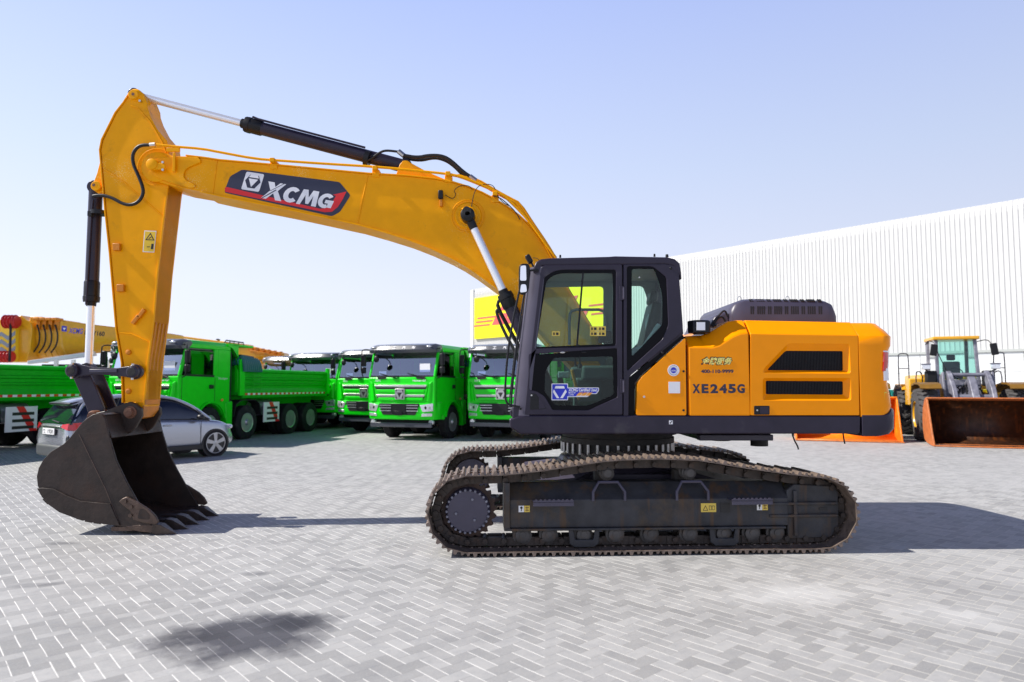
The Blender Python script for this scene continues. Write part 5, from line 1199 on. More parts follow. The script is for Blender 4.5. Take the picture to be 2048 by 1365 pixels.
# ================================================================ tipper trucks
def wheel_mesh(parent, x, y, r, wd, side, rimc=M['rim'], dual=False, dish=True, name='wheel'):
    """tyre with shoulders; side = +1 when the outer face looks to +x"""
    mb = MB(); s = side
    for dx in ((0,) if not dual else (0, -.36)):
        mb.lathe((x+s*dx-s*wd, y, r), (s, 0, 0), [(0, r*.60), (.01, r*.93), (.04, r), (wd-.04, r), (wd-.01, r*.93), (wd, r*.60), (wd-.03, r*.57)], 36)
    t = mb.build(name, M['tyre'], parent)
    tr = MB()
    for k in range(44):
        a = 2*math.pi*k/44
        for q in (.3, .7): tr.box((x-s*wd*q, y+r*1.0*math.cos(a+q), r+r*1.0*math.sin(a+q)), (wd*.34, r*.075, r*.03), Matrix.Rotation(a+q-math.pi/2, 3, 'X'))
    tr.build('tread', M['tyre'], t, smooth=False)
    rm = MB()
    if dish: rm.lathe((x-s*.02, y, r), (-s, 0, 0), [(0, r*.56), (-.012, r*.57), (.0, r*.52), (.05, r*.48), (.07, r*.28), (.02, r*.22), (-.03, r*.15), (-.05, r*.12), (-.05, 0.001)], 28)
    else: rm.lathe((x-s*.02, y, r), (-s, 0, 0), [(0, r*.56), (-.012, r*.57), (.0, r*.52), (.12, r*.48), (.15, r*.20), (.04, r*.17), (.03, 0.001)], 28)
    rim = rm.build('rim', rimc, t)
    hl = MB()
    for k in range(10):
        a = 2*math.pi*k/10; d_ = .045 if dish else .15
        hl.cyl((x-s*(d_+.03), y+r*.38*math.cos(a), r+r*.38*math.sin(a)), (x-s*(d_-.012), y+r*.38*math.cos(a), r+r*.38*math.sin(a)), r*.055, n=10)
    hl.build('rim_holes', M['deck'], t)
    return t
def make_truck():
    T = empty('tipper_truck', (0, 0, 0)); W = 1.18; yf = -1.36; yb = .86
    # cab shell, hollow behind the glass
    low = [(yf, .98), (yf+.0, 1.96), (yf+.06, 2.0), (yb, 2.0), (yb, .86), (.70, .86)]
    arch = [(.62*math.cos(R(a)), .56+.62*math.sin(R(a))) for a in range(25, 176, 15)]
    mb = MB().yz(low+arch+[(-.70, .80), (yf+.15, .80)], -W, W)
    cab = mb.build('cab', M['grn'], T, bevel=.035, seg=3)
    mb = MB()
    for s in (-1, 1):
        a = s*W; b = s*(W-.07); x0, x1 = min(a, b), max(a, b)
        mb.yz([(yf+.01, 1.98), (yf+.11, 1.98), (yf+.36, 2.80), (yf+.26, 2.80)], x0, x1)           # front post
        mb.yz([(.10, 1.98), (.28, 1.98), (.28, 2.80), (.10, 2.80)], x0, x1)                          # middle post
        mb.yz([(.28, 1.98), (yb, 1.98), (yb, 2.80), (.28, 2.80)], x0, x1)
    mb.bb(-W+.071, -.55, yb-.06, yb, 1.98, 2.80).bb(.55, W-.071, yb-.06, yb, 1.98, 2.80).bb(-.549, .549, yb-.06, yb, 1.98, 2.25).bb(-.549, .549, yb-.06, yb, 2.6, 2.80)
    mb.loft([[(-W, yf+.22, 2.79), (-W, yb, 2.79), (W, yb, 2.79), (W, yf+.22, 2.79)], [(-W, yf+.3, 2.92), (-W, yb, 2.92), (W, yb, 2.92), (W, yf+.3, 2.92)], [(-W+.1, yf+.45, 3.02), (-W+.1, yb-.1, 3.02), (W-.1, yb-.1, 3.02), (W-.1, yf+.45, 3.02)]])
    mb.build('cab_upper', M['grn'], T, bevel=.02)
    MB().bb(-W+.02, W-.02, yb+.001, yb+.09, .9, 2.75).build('rear_trim', M['chas'], T, bevel=.01)
    MB().bb(-W+.071, W-.071, yf+.22, yb-.07, 2.755, 2.785).build('headliner', M['visor'], T)
    # glass
    gy = lambda z: yf+.035+(z-1.98)*.30
    MB().add([(-W+.07, gy(2.0), 2.0), (W-.07, gy(2.0), 2.0), (W-.07, gy(2.79), 2.79), (-W+.07, gy(2.79), 2.79)], [(0, 1, 2, 3)]).build('windscreen', M['truck_g'], T, smooth=False)
    g2 = MB(); 
    for s in (-1, 1): 
        sw = MB().yz([(yf+.16, 2.0), (.11, 2.0), (.11, 2.72), (yf+.36, 2.72)], s*(W-.03)-.003, s*(W-.03)+.003).build('side_window', M['dark_g'], T, smooth=False)
        MB().yz([(yf+.30, 1.985), (.12, 1.96), (.12, 2.03), (yf+.16, 2.04)], s*(W+.003)-.004, s*(W+.003)+.004).build('window_rubber', M['blk'], sw)
        dl = MB()
        for yy in (yf+.13, .16): dl.bb(s*(W+.0015)-.0022, s*(W+.0015)+.0022, yy-.007, yy+.007, 1.05 if yy < 0 else 1.22, 1.96)
        dl.build('door_gap', M['deck'], T, smooth=False)
        MB().bb(s*(W+.02)-.02, s*(W+.02)+.02, -.10, .08, 1.62, 1.74).build('door_handle', M['blk'], T, bevel=.015)
    bd = MB().bb(-W+.05, W-.05, gy(2.0)+.02, gy(2.0)+.35, 1.98, 2.06); bd.build('dashboard', M['cabin'], T)
    
    for a_, b_ in (((.78, gy(2.15)+.02, 2.27), (.36, .006, .26)), ((-.72, gy(2.1)+.03, 2.10), (.26, .006, .14))): MB().box(a_, b_).build('paper_sheet', M['decw'], T, smooth=False)
    for x in (-.55, .55): MB().box((x, .0, 2.2), (.5, .2, .75)).build('seat', M['seat'], T, bevel=.06)
    stw = MB().tube([(.55+.2*math.cos(t*.5236), -.85+.05*math.sin(t*.5236), 2.08+.19*math.sin(t*.5236)) for t in range(13)], .015, 6).build('steering_wheel', M['blk'], T)
    # visor with lettering
    vp = [(yf-.03, 2.74), (yf-.08, 2.84), (yf-.0, 2.98), (yf+.30, 3.045), (yf+.40, 2.98), (yf+.24, 2.76)]
    vm = MB(); rings = []
    for x, sh_, up in ((-W-.01, .12, -.05), (-W+.12, .02, -.01), (-.4, 0, 0), (.4, 0, 0), (W-.12, .02, -.01), (W+.01, .12, -.05)):
        rings.append([(x, y+sh_, z+(up if z > 2.85 else 0)) for y, z in vp])
    vs_ = vm.loft(rings).build('sun_visor', M['visor'], T, bevel=.012)
    for k, ch in enumerate('徐工汽车'):
        me = fmesh(ch, .02, 0, .12, .10); me.transform(Matrix.Translation((-.62+k*.34, yf-.078, 2.862)) @ Matrix.Rotation(R(90)-R(28), 4, 'X')); link('visor_lettering', me, M['decw'], vs_, False)
    for s in (-1, 1): MB().sphere((s*(W-.2), yf-.03, 2.93), .06, 8, (1.5, .5, .6)).build('marker_lamp', M['lampg'], vs_)
    # black windscreen surround and wipers
    MB().add([(-W+.05, gy(1.99)-.012, 1.985), (W-.05, gy(1.99)-.012, 1.985), (W-.05, gy(2.03)-.012, 2.035), (-W+.05, gy(2.03)-.012, 2.035)], [(0, 1, 2, 3)]).build('windscreen_rubber', M['blk'], T, smooth=False)
    for x in (-.75, .25): MB().tube([(x+.62, yf-.03, 1.93), (x+.4, gy(2.0)-.03, 2.0), (x-.05, gy(2.09)-.02, 2.10)], .013, 6).build('wiper', M['blk'], T)
    # front panel, louvres and badge
    fy = yf-.004
    gp = MB()
    gp.xz(rnd([(-.98, 1.78), (-.86, 1.28), (.86, 1.28), (.98, 1.78)], .08), fy-.03, fy+.01)
    gpo = gp.build('grille_panel', M['grn'], T, bevel=.012)
    for z, hw_ in ((1.70, .93), (1.40, .87)):
        mb = MB(); mb.xz(rnd([(-hw_, z+.035), (hw_, z+.035), (hw_-.04, z-.035), (-hw_+.04, z-.035)], .02), fy-.055, fy-.02); mb.build('grille_bar', M['steel'], gpo, bevel=.012)
        MB().xz([(-hw_+.01, z-.035), (hw_-.01, z-.035), (hw_-.05, z-.10), (-hw_+.05, z-.10)], fy-.034, fy-.025).build('grille_slot', M['deck'], gpo, smooth=False)
    for z, hw_ in ((1.55, .85), (1.30, .80)):
        MB().xz(rnd([(-hw_, z+.04), (hw_, z+.04), (hw_-.03, z-.05), (-hw_+.03, z-.05)], .02), fy-.05, fy-.02).build('grille_bar', M['grn'], gpo, bevel=.015)
    MB().xz(rnd([(-.17, 1.28), (.17, 1.28), (.17, 1.62), (-.17, 1.62)], .03), fy-.085, fy-.04).build('front_badge', M['steel'], gpo, bevel=.008)
    hx = [(-.15*.55, 1.45+.13), (.15*.55, 1.45+.13), (.14, 1.46), (.07, 1.31), (-.07, 1.31), (-.14, 1.46)]
    MB().xz([(-.135, 1.31), (.135, 1.31), (.135, 1.59), (-.135, 1.59)], fy-.090, fy-.085).build('badge_field', M['deck'], gpo, smooth=False)
    MB().xz(hx, fy-.094, fy-.090).build('badge_hexagon', M['steel'], gpo, smooth=False); MB().xz([(-.085, 1.50), (.085, 1.50), (0, 1.34)], fy-.097, fy-.094).build('badge_triangle', M['deck'], gpo, smooth=False)
    for s in (-1, 1):
        MB().xz([(s*.86, 1.98), (s*.52, 1.98), (s*.55, 1.93), (s*.80, 1.91)], fy-.012, fy).build('wiper_recess', M['chas'], T, smooth=False)
        # cheek trim
        MB().add([(s*1.0, fy-.004, 1.80), (s*1.10, fy-.004, 1.85), (s*1.06, fy-.004, 1.2), (s*.90, fy-.004, 1.22), (s*1.0, fy-.04, 1.78), (s*1.06, fy-.03, 1.80), (s*1.02, fy-.03, 1.22), (s*.93, fy-.04, 1.24)], [(4, 5, 6, 7), (0, 1, 5, 4), (1, 2, 6, 5), (2, 3, 7, 6), (3, 0, 4, 7)]).build('air_deflector', M['grn'], T, bevel=.01)
    wr('front_lettering', '汉风', (-.93, fy-.003, 1.84), .20, .07, M['decw'], T); wr('front_lettering', 'Hanvan G7', (.42, fy-.003, 1.84), .46, .06, M['decw'], T)
    # bumper with headlamps
    bm = MB(); rings = []
    for x, sh_, zt_ in ((-W-.02, .22, 1.20), (-W+.05, .08, 1.22), (-.75, -.05, 1.17), (.75, -.05, 1.17), (W-.05, .08, 1.22), (W+.02, .22, 1.20)):
        y = yf+sh_-.04; rings.append([(x, y+.0, .66), (x, y-.03, .74), (x, y-.03, 1.0), (x, y+.03, zt_), (x, y+.30, zt_), (x, y+.30, .66)])
    bmp = bm.loft(rings).build('bumper', M['grn'], T, bevel=.02, seg=2)
    MB().xz(rnd([(-.72, 1.16), (.72, 1.16), (.58, .80), (-.58, .80)], .04), yf-.135, yf-.10).build('lower_grille', M['chas'], bmp, bevel=.01)
    for z in (1.10, 1.02, .93):
        MB().xz([(-.68, z+.012), (-.27, z+.012), (-.27, z-.012), (-.66, z-.012)], yf-.148, yf-.136).build('grille_slat', M['rim'], bmp, smooth=False); MB().xz([(.68, z+.012), (.27, z+.012), (.27, z-.012), (.66, z-.012)], yf-.148, yf-.136).build('grille_slat', M['rim'], bmp, smooth=False)
    MB().bb(-.26, .26, yf-.16, yf-.136, .86, 1.16).build('plate_holder', M['blk'], bmp, bevel=.01)
    MB().bb(-.14, .14, yf-.175, yf-.16, .79, .93).build('plate_holder', M['blk'], bmp, bevel=.006)
    for s in (-1, 1):
        q = [(s*.73, 1.11), (s*1.13, 1.17), (s*1.13, .93), (s*.82, .90)]
        mb = MB(); f_ = [(x, yf-.142+max(0, abs(x)-.75)*.30, z) for x, z in q]; mb.prism(f_, (0, .05, 0)); mb.build('headlamp', M['lampg'], T, bevel=.012)
        for xx in (.90, 1.02): MB().lathe((s*xx, yf-.135+(xx-.75)*.30, 1.03), (0, -1, 0), [(0, .05), (.01, .045), (.012, .02)], 14).build('headlamp_lens', M['blk'] if xx < 1 else M['steel'], T)
        q = [(s*.80, .85), (s*1.10, .86), (s*1.10, .77), (s*.78, .76)]
        f_ = [(x, yf-.14+max(0, abs(x)-.75)*.30, z) for x, z in q]; MB().prism(f_, (0, .05, 0)).build('indicator_lamp', M['lampg'], T, bevel=.008)
        MB().lathe((s*1.02, yf+.16, .58), (0, -1, 0), [(0, .08), (.10, .085), (.12, .07)], 16).build('fog_lamp', M['lampg'], T)
        # mirrors
        mk = MB().tube([(s*(W-.02), yf+.20, 2.86), (s*(W+.20), yf+.02, 2.88), (s*(W+.26), yf-.02, 2.80), (s*(W+.26), yf-.02, 2.0), (s*(W+.05), yf+.08, 1.95)], .018, 8, 1).build('mirror_arm', M['blk'], T)
        
        for a_, b_ in ((2.52, .38), (2.20, .20)): MB().box((s*(W+.22), yf+.06, a_), (.16, .09, b_)).build('mirror', M['blk'], T, bevel=.03, seg=3)
    MB().tube([(-W+.15, yf-.02, 2.86), (-W+.35, yf-.22, 2.80), (-W+.42, yf-.24, 2.68)], .015, 6, 1).sphere((-W+.43, yf-.25, 2.55), .10, 8, (1, .5, 1.1)).build('front_mirror', M['blk'], T)
    MB().bb(-1.08, 1.08, yf-.02, yf+.08, .42, .56).build('underrun_beam', M['visor'], T, bevel=.015)
    # chassis, axles
    ch = MB().bb(-.45, -.37, yf+.1, 7.1, .72, 1.0).bb(.37, .45, yf+.1, 7.1, .72, 1.0)
    for y_ in (0, 1.8, 3.0, 4.3, 5.65): ch.bb(-.369, .369, y_-.08, y_+.08, .72, .95)
    for y_ in (0, 1.8, 4.3, 5.65): ch.cyl((-1.0, y_, .54), (1.0, y_, .54), .09, n=12).lathe((-.25, y_, .54), (1, 0, 0), [(0, .1), (.1, .22), (.4, .22), (.5, .1)], 16)
    ch.bb(-.9, .9, .95, 1.35, .75, 1.3).bb(-1.05, 1.05, yf+.15, yf+.25, .5, .75)
    ch.build('chassis', M['chas'], T)
    for y_, du in ((0, 0), (1.8, 0), (4.3, 1), (5.65, 1)):
        for s in (-1, 1): wheel_mesh(T, s*1.17, y_, .54, .30, s, dual=bool(du), dish=not du)
    # wings
    for s in (-1, 1):
        x0, x1 = sorted((s*.80, s*1.19))
        mb = MB(); ar = [(.68*math.cos(R(a)), .60+.66*math.sin(R(a))) for a in range(0, 181, 15)]
        fl = MB().strip([(p[0]*1.0, p[1]) for p in [(.66*math.cos(R(a)), .60+.66*math.sin(R(a))) for a in range(12, 169, 12)]], s*W-.02, s*W+.05, .05)
        fl.v = [(v[1], v[0], v[2]) for v in fl.v]; fl.build('wheel_arch', M['grn'], T)
        MB().yz([(.62, 1.20), (yb+.10, 1.24), (yb+.10, .42), (.72, .38)], *sorted((s*(W-.30), s*(W+.04)))).build('rear_wing', M['grn'], T, bevel=.03)
        MB().sphere((s*(W+.045), .45, 1.28), .04, 8, (.3, 1.4, 1)).build('side_lamp', M['amber'], T)
        for y_, sp_ in ((1.8, .70), (4.97, 1.30)):
            pts = [(y_-sp_, .75), (y_-sp_+.10, 1.12), (y_-sp_+.35, 1.24), (y_+sp_-.35, 1.24), (y_+sp_-.10, 1.12), (y_+sp_, .75)]
            if y_ > 3: continue
            mb = MB().strip(pts, s*.86 if s > 0 else -1.18, 1.18 if s > 0 else -.86, .03); mb.v = [(v[1], v[0], v[2]) for v in mb.v]; mb.build('mudguard', M['chas'], T)
        # side guard panel, white with red slash and slots
        gx0 = s*1.20
        mb = MB().bb(min(gx0, gx0-s*.03), max(gx0, gx0-s*.03), 2.62, 3.52, .50, 1.16).build('side_guard', M['white'], T, bevel=.006)
        for z in (.97, .79, .61): MB().bb(min(gx0+s*.002, gx0), max(gx0+s*.002, gx0), 2.80, 3.42, z-.04, z+.04).build('guard_slot', M['deck'], mb, smooth=False)
        for z0, z1 in ((1.01, 1.16), (.83, .93), (.65, .75), (.50, .57)):
            f = lambda z: 2.90+(1.16-z)*.62
            MB().prism([(gx0+s*.003, f(z1), z1), (gx0+s*.003, f(z1)+.22, z1), (gx0+s*.003, f(z0)+.22, z0), (gx0+s*.003, f(z0), z0)], (s*.002, 0, 0)).build('red_slash', M['decr'], mb, smooth=False)
        MB().cyl((s*.78, 2.62, .98), (s*.78, 3.45, .98), .27, n=20).build('air_tank', M['rim'], T)
    # tipping body
    B = 1.20; y0, y1 = 1.22, 6.75; zf, zt = 1.42, 2.26
    bd = MB()
    bd.bb(-B+.06, B-.06, y0, y1, zf, zf+.06)
    for s in (-1, 1): bd.bb(*sorted((s*B, s*(B-.05))), y0, y1, zf+.04, zt)
    bd.bb(-B+.051, B-.051, y0, y0+.05, zf+.061, 2.9); bd.bb(-B+.051, B-.051, y1-.05, y1, zf+.061, zt-.1)
    bdo = bd.build('cargo_bed', M['grnb'], T, bevel=.008)
    for s in (-1, 1):
        x = s*(B+.002)
        for z, w_ in ((zt-.07, .14), (zt-.32, .10), (zf+.34, .08)): MB().prism([(x, y0+.25, z-w_/2), (x+s*.06, y0+.25, z-w_/4), (x+s*.06, y0+.25, z+w_/4), (x, y0+.25, z+w_/2)], (0, y1-y0-.40, 0)).build('bed_rail', M['grnb'], bdo)
        MB().bb(*sorted((x, x+s*.09)), y1-.14, y1+.06, zf-.02, zt+.12).build('bed_post', M['grn'], bdo, bevel=.01)
        MB().bb(*sorted((x, x+s*.08)), y0, y0+.24, zf-.02, 2.55).build('bed_post', M['grn'], bdo, bevel=.01)
        MB().prism([(x, y0+.2, zf-.1), (x+s*.05, y0+.2, zf-.02), (x+s*.05, y0+.2, zf+.10), (x, y0+.2, zf+.20)], (0, y1-y0-.2, 0)).build('bed_rail', M['grnb'], bdo)
        k = 0; yy = y0+.30
        while yy < y1-.25:
            MB().bb(*sorted((x+s*.051, x+s*.054)), yy, yy+.13, zf-.005, zf+.055).build('reflective_strip', M['decr'] if k % 2 == 0 else M['decw'], bdo, smooth=False); yy += .135; k += 1
        MB().bb(*sorted((s*.35, s*.5)), y0+.1, y1, 1.0, zf-.001).build('bed_beam', M['grnb'], bdo)
        # canopy bracket and ladder
        MB().yz([(y0-.02, 2.2), (y0-.02, 3.0), (y0-.50, 3.0), (y0-.50, 2.93), (y0-.30, 2.88), (y0+.10, 2.5), (y0+.14, 1.6), (y0, 1.5)], *sorted((s*(B-.12), s*(B+.0)))).build('canopy_bracket', M['grn'], bdo, bevel=.012)
    MB().yz([(y0-.5, 2.94), (y0-.5, 3.0), (y0+.75, 3.0), (y0+.75, 2.93)], -B, B).build('bed_canopy', M['grn'], bdo, bevel=.012)
    # rolled tarp over the front of the bed and its frame
    tp = MB()
    rings = []
    for k in range(15):
        x = -B-.02+(2*B+.04)*k/14; j = .03*math.sin(k*2.4)
        rings.append([(x, y0+.15+.26*math.cos(a)+j, 2.47+.17*math.sin(a)+j*.5) for a in [2*math.pi*i/14 for i in range(14)]])
    tp.loft(rings)
    for s in (-1, 1):
        for k in range(9): tp.tube([(s*(B+.02), y0+.10+k*.095, 2.66-k*.012), (s*(B+.12), y0+.12+k*.10, 2.45), (s*(B+.13), y0+.16+k*.105, 2.16)], .062, 8, 1)
    tp.build('rolled_tarp', M['teal'], bdo)
    MB().yz([(y0+.15, 2.70), (y0+.80, 2.66), (y0+.95, 2.3), (y0+.9, 2.27), (y0+.15, 2.30)], -B-.0, B+.0).build('tarp_cover', M['blk'], bdo, bevel=.02)
    ld = MB()
    for yy in (y0+.62, y0+1.0): ld.tube([(B+.12, yy, 1.55), (B+.12, yy, 2.05)], .012, 6)
    for z in (1.6, 1.75, 1.9, 2.04): ld.tube([(B+.12, y0+.62, z), (B+.12, y0+1.0, z)], .012, 6)
    ld.build('ladder', M['grnb'], bdo)
    return T
trk0 = make_truck()
GT = 'green tipper trucks parked in the yard'
tspots = [ # x, y, yaw, label
 (-10.05, 20.54, -14, 'green tipper truck seen side on behind the silver car, bed and rear wheels in view'),
 (-3.02, 22.75, -20, 'green tipper truck facing the yard in the middle, fully visible from roof to bumper'),
 (.14, 22.75, -20, 'green tipper truck whose right half hides behind the dark excavator cab'),
 (-4.85, 26.0, -20, 'green tipper truck directly left of the fully visible front facing truck'),
 (-7.55, 28.6, -20, 'green tipper truck whose visor and windscreen show just above the long green bed'),
 (-9.7, 31.6, -20, 'farthest green tipper truck, only its pale visor showing beside the yellow crane parts'),
 (-14.9, 15.5, -14, 'green tipper truck at the left edge whose bed stands behind the silver car and bucket'),
 (-12.1, 24.0, -20, 'green tipper truck whose pale visor shows between the bucket cylinder and the yellow arm'),
]
for i, (x, y, a, lb) in enumerate(tspots):
    o = trk0 if i == 0 else copy_tree(trk0)
    o.location = (x, y, 0); o.rotation_euler = (0, 0, R(a)); tag(o, lb, 'truck', GT)
T0 = trk0
me = fmesh('FX15JW', .0, 0, .42, .07); me.transform(Matrix.Translation((1.186, .32, 1.88)) @ Matrix.Rotation(R(90), 4, 'Z') @ Matrix.Rotation(R(90), 4, 'X')); link('door_lettering', me, M['decw'], T0, False)
tagp = MB().box((.35, -1.50, 1.80), (.20, .01, .30), Matrix.Rotation(R(14), 3, 'Y')).build('paper_tag', M['decw'], T0, smooth=False)
# ================================================================ silver car
def make_car():
    C = empty('parked_car', (0, 0, 0)); 
    # stations along x (rear -2.15 .. front 2.15): z bottom, z shoulder, half width bottom, half width shoulder
    st = [(-2.15, .42, .80, .70, .66), (-2.12, .28, .93, .80, .76), (-1.95, .24, 1.0, .86, .83), (-1.5, .22, 1.03, .885, .86), (-.8, .20, 1.01, .885, .865), (0, .20, .98, .885, .87),
          (.7, .20, .96, .885, .87), (1.1, .22, .95, .885, .86), (1.5, .22, .90, .88, .83), (1.75, .24, .82, .84, .76), (1.90, .28, .72, .76, .66), (1.97, .36, .60, .62, .56)]
    rings = []
    for x, zb_, zs, wb, ws_ in st:
        zm = zb_+(zs-zb_)*.45
        h = [(wb-.06, zb_), (wb, zb_+.10), (wb+.012, zm), (ws_+.012, zs-.10), (ws_-.03, zs), (ws_-.16, zs+.035)]
        rings.append([(x, -a, b) for a, b in h]+[(x, a, b) for a, b in h[::-1]])
    body = MB().loft(rings).build('body', M['silver'], C, bevel=.0)
    s_ = body.modifiers.new('sub', 'SUBSURF'); s_.levels = 2; s_.render_levels = 2
    # greenhouse glass and roof
    gst = [(-2.09, .96, .0, .72), (-1.98, .97, .24, .70), (-1.84, .98, .46, .68), (-1.35, .99, .55, .66), (-.7, .98, .60, .64), (0, .97, .60, .64), (.4, .96, .52, .66), (.85, .95, .30, .70), (1.2, .94, .0, .74)]
    rings = []
    for x, zs, hh, wt in gst:
        wb = .82-.0*abs(x); wt2 = wb-.24*hh/.6
        rings.append([(x, -wb, zs), (x, -(wb+wt2)/2-.02, zs+hh*.5), (x, -wt2, zs+hh*.92+.004), (x, -wt2+.12, zs+hh+.008), (x, wt2-.12, zs+hh+.008), (x, wt2, zs+hh*.92+.004), (x, (wb+wt2)/2+.02, zs+hh*.5), (x, wb, zs)])
    gh_ = MB().loft(rings).build('windows', M['dark_g2'], C)
    rings = []
    rst = [(-1.95, 1.43, .56), (-1.75, 1.49, .59), (-1.3, 1.565, .60), (-.7, 1.598, .60), (0, 1.595, .60), (.30, 1.53, .62), (.6, 1.41, .66)]
    for x, z, w_ in rst: rings.append([(x, -w_-.02, z-.045), (x, -w_+.06, z+.01), (x, 0, z+.022), (x, w_-.06, z+.01), (x, w_+.02, z-.045), (x, 0, z-.06)])
    MB().loft(rings).build('roof', M['silver'], C)
    for s in (-1, 1):
        # roof rails / pillars
        MB().tube([(1.20, s*.83, .95), (.85, s*.74, 1.24), (.50, s*.655, 1.43), (.2, s*.62, 1.53), (-.4, s*.60, 1.575), (-1.2, s*.61, 1.55), (-1.72, s*.62, 1.46), (-1.85, s*.68, 1.28), (-2.0, s*.78, 1.02)], .036, 8, 2).build('roof_rail', M['silver'], C)
        MB().tube([(-.12, s*.625, 1.53), (-.16, s*.86, .98)], .03, 8).build('door_pillar', M['carblk'], C)
        MB().tube([(-1.0, s*.62, 1.52), (-1.25, s*.86, 1.0)], .03, 8).build('door_pillar', M['carblk'], C)
        MB().tube([(1.15, s*.865, .965), (.2, s*.895, .985), (-1.2, s*.89, 1.02), (-1.5, s*.87, 1.04)], .014, 6).build('belt_moulding', M['carblk'], C)
        for x in (-.14, .92): MB().tube([(x, s*.893, .97 if x < 0 else .93), (x-.01, s*.90, .6), (x-.0, s*.89, .32)], .006, 5, 1).build('door_gap', M['deck'], C)
        MB().box((-.0+.05, s*.905, .85), (.20, .03, .03)).build('door_handle', M['steel'], C, bevel=.01)
        MB().sphere((.82, s*1.02, 1.03), .10, 10, (.9, 1.1, .75)).build('wing_mirror', M['carblk'] if s < 0 else M['silver'], C)
        mb = MB().bb(-1.0, .98, s*.885-.02, s*.885+.02, .20, .34); mb.build('sill', M['carblk'], C, bevel=.02)
        for wx in (-1.30, 1.32):
            MB().lathe((wx, s*.60, .34), (0, s, 0), [(0, .365), (.30, .372), (.302, .30)], 36).build('wheel_arch', M['carblk'], C)
            r = .345; wd = .22; x_ = s*.918
            t = MB().lathe((wx, x_-s*wd, r), (0, s, 0), [(0, r*.7), (.01, r*.94), (.04, r), (wd-.04, r), (wd-.01, r*.94), (wd, r*.78), (wd-.02, r*.76)], 40).build('wheel', M['tyre'], C)
            MB().lathe((wx, x_-s*.05, r), (0, s, 0), [(0, r*.76), (.045, r*.78), (.047, r*.72), (.0, r*.70), (-.05, r*.5)], 36).build('rim', M['rim'], t)
            sp = MB()
            for k in range(5):
                a = 2*math.pi*k/5+.3; d = Vector((math.cos(a), 0, math.sin(a))); e = Vector((-math.sin(a), 0, math.cos(a))); c0_ = Vector((wx, x_-s*.035, r))
                p = [c0_+d*.04+e*.035, c0_+d*r*.73+e*.075, c0_+d*r*.73-e*.035, c0_+d*.04-e*.035]; sp.prism(p, (0, s*.03, 0))
            sp.lathe((wx, x_-s*.04, r), (0, s, 0), [(0, .06), (.035, .055), (.04, .03)], 16); sp.build('spokes', M['rim'], t)
            MB().lathe((wx, x_-s*.11, r), (0, s, 0), [(0, r*.6), (.02, r*.6)], 24).build('brake_disc', M['chas'], t)
        # tail lamp, front lamp
        MB().loft([[(-2.14, s*.56, .96), (-2.165, s*.56, .90), (-2.11, s*.56, .93)], [(-2.10, s*.78, .985), (-2.13, s*.79, .84), (-2.02, s*.76, .93)], [(-1.98, s*.872, 1.0), (-2.0, s*.885, .84), (-1.95, s*.80, .93)], [(-1.74, s*.880, 1.01), (-1.76, s*.885, .96), (-1.74, s*.80, .98)]]).build('tail_lamp', M['redl'], C)
        MB().sphere((1.80, s*.68, .74), .13, 8, (.9, .9, .5)).build('headlamp', M['lampg'], C)
        MB().sphere((-2.10, s*.76, .62), .07, 8, (.5, 1, 1.6)).build('reflector', M['carblk'], C)
    # rear: dark bumper, number plate, spoiler, badge line, antenna fin
    rb_ = [(-2.19, -.60), (-2.17, -.78), (-2.0, -.90), (-1.72, -.91), (-1.72, -.80), (-1.9, -.6)]
    MB().prism([(x, y, .24) for x, y in [(-2.185, -.55), (-2.14, -.78), (-2.0, -.885), (-1.70, -.895), (-1.70, .895), (-2.0, .885), (-2.14, .78), (-2.185, .55)]], (0, 0, .26)).build('rear_bumper', M['bumperg'], C, bevel=.05, seg=3)
    npl = MB().box((-2.19, -.0, .80), (.02, .60, .14)).build('number_plate', M['white'], C, bevel=.004)
    MB().box((-2.175, 0, .80), (.012, .64, .17)).build('plate_frame', M['deck'], npl)
    def rear_txt(s, y, z, w_, h_, m): 
        me = fmesh(s, .01, 0, w_, h_); me.transform(Matrix.Translation((-2.202, y, z)) @ Matrix.Rotation(R(-90), 4, 'Z') @ Matrix.Rotation(R(90), 4, 'X')); return link('plate_lettering', me, m, C, False)
    rear_txt('1928', -.0+.02, .755, .26, .09, M['deck']).parent = npl; rear_txt('FF', .22, .745, .07, .04, M['deck']).parent = npl; rear_txt('DXB', .26, .81, .11, .03, M['deck']).parent = npl
    MB().bb(-2.165, -2.12, -.5, .5, .90, .925).build('chrome_strip', M['steel'], C, bevel=.006)
    MB().add([(-2.02, -.54, 1.43), (-2.02, .54, 1.43), (-1.80, .56, 1.47), (-1.80, -.56, 1.47), (-2.0, -.54, 1.39), (-2.0, .54, 1.39), (-1.80, .56, 1.42), (-1.80, -.56, 1.42)], [(0, 1, 2, 3), (7, 6, 5, 4), (0, 4, 5, 1), (1, 5, 6, 2), (2, 6, 7, 3), (3, 7, 4, 0)]).build('rear_spoiler', M['carblk'], C, bevel=.02)
    MB().add([(-1.25, -.02, 1.60), (-1.0, -.02, 1.60), (-1.2, 0, 1.72), (-1.25, .02, 1.60), (-1.0, .02, 1.60)], [(0, 1, 2), (3, 2, 4), (0, 2, 3), (1, 4, 2)]).build('antenna_fin', M['silver'], C)
    MB().tube([(-2.12, -.35, 1.0), (-2.08, .1, 1.04)], .012, 6).build('rear_wiper', M['carblk'], C)
    return C
MATS['dark_g2'] = None; del MATS['dark_g2']
M['dark_g2'] = mat('dark_window_glass', (.012, .014, .022), .05, coat=.8); M['bumperg'] = mat('grey_bumper', (.07, .075, .08), .5)
car = make_car(); car.location = (-8.61, 16.2, 0); car.scale = (.94, .93, .94); car.rotation_euler = (0, 0, R(55)); tag(car, 'silver grey compact SUV parked at an angle behind the excavator bucket', 'car')
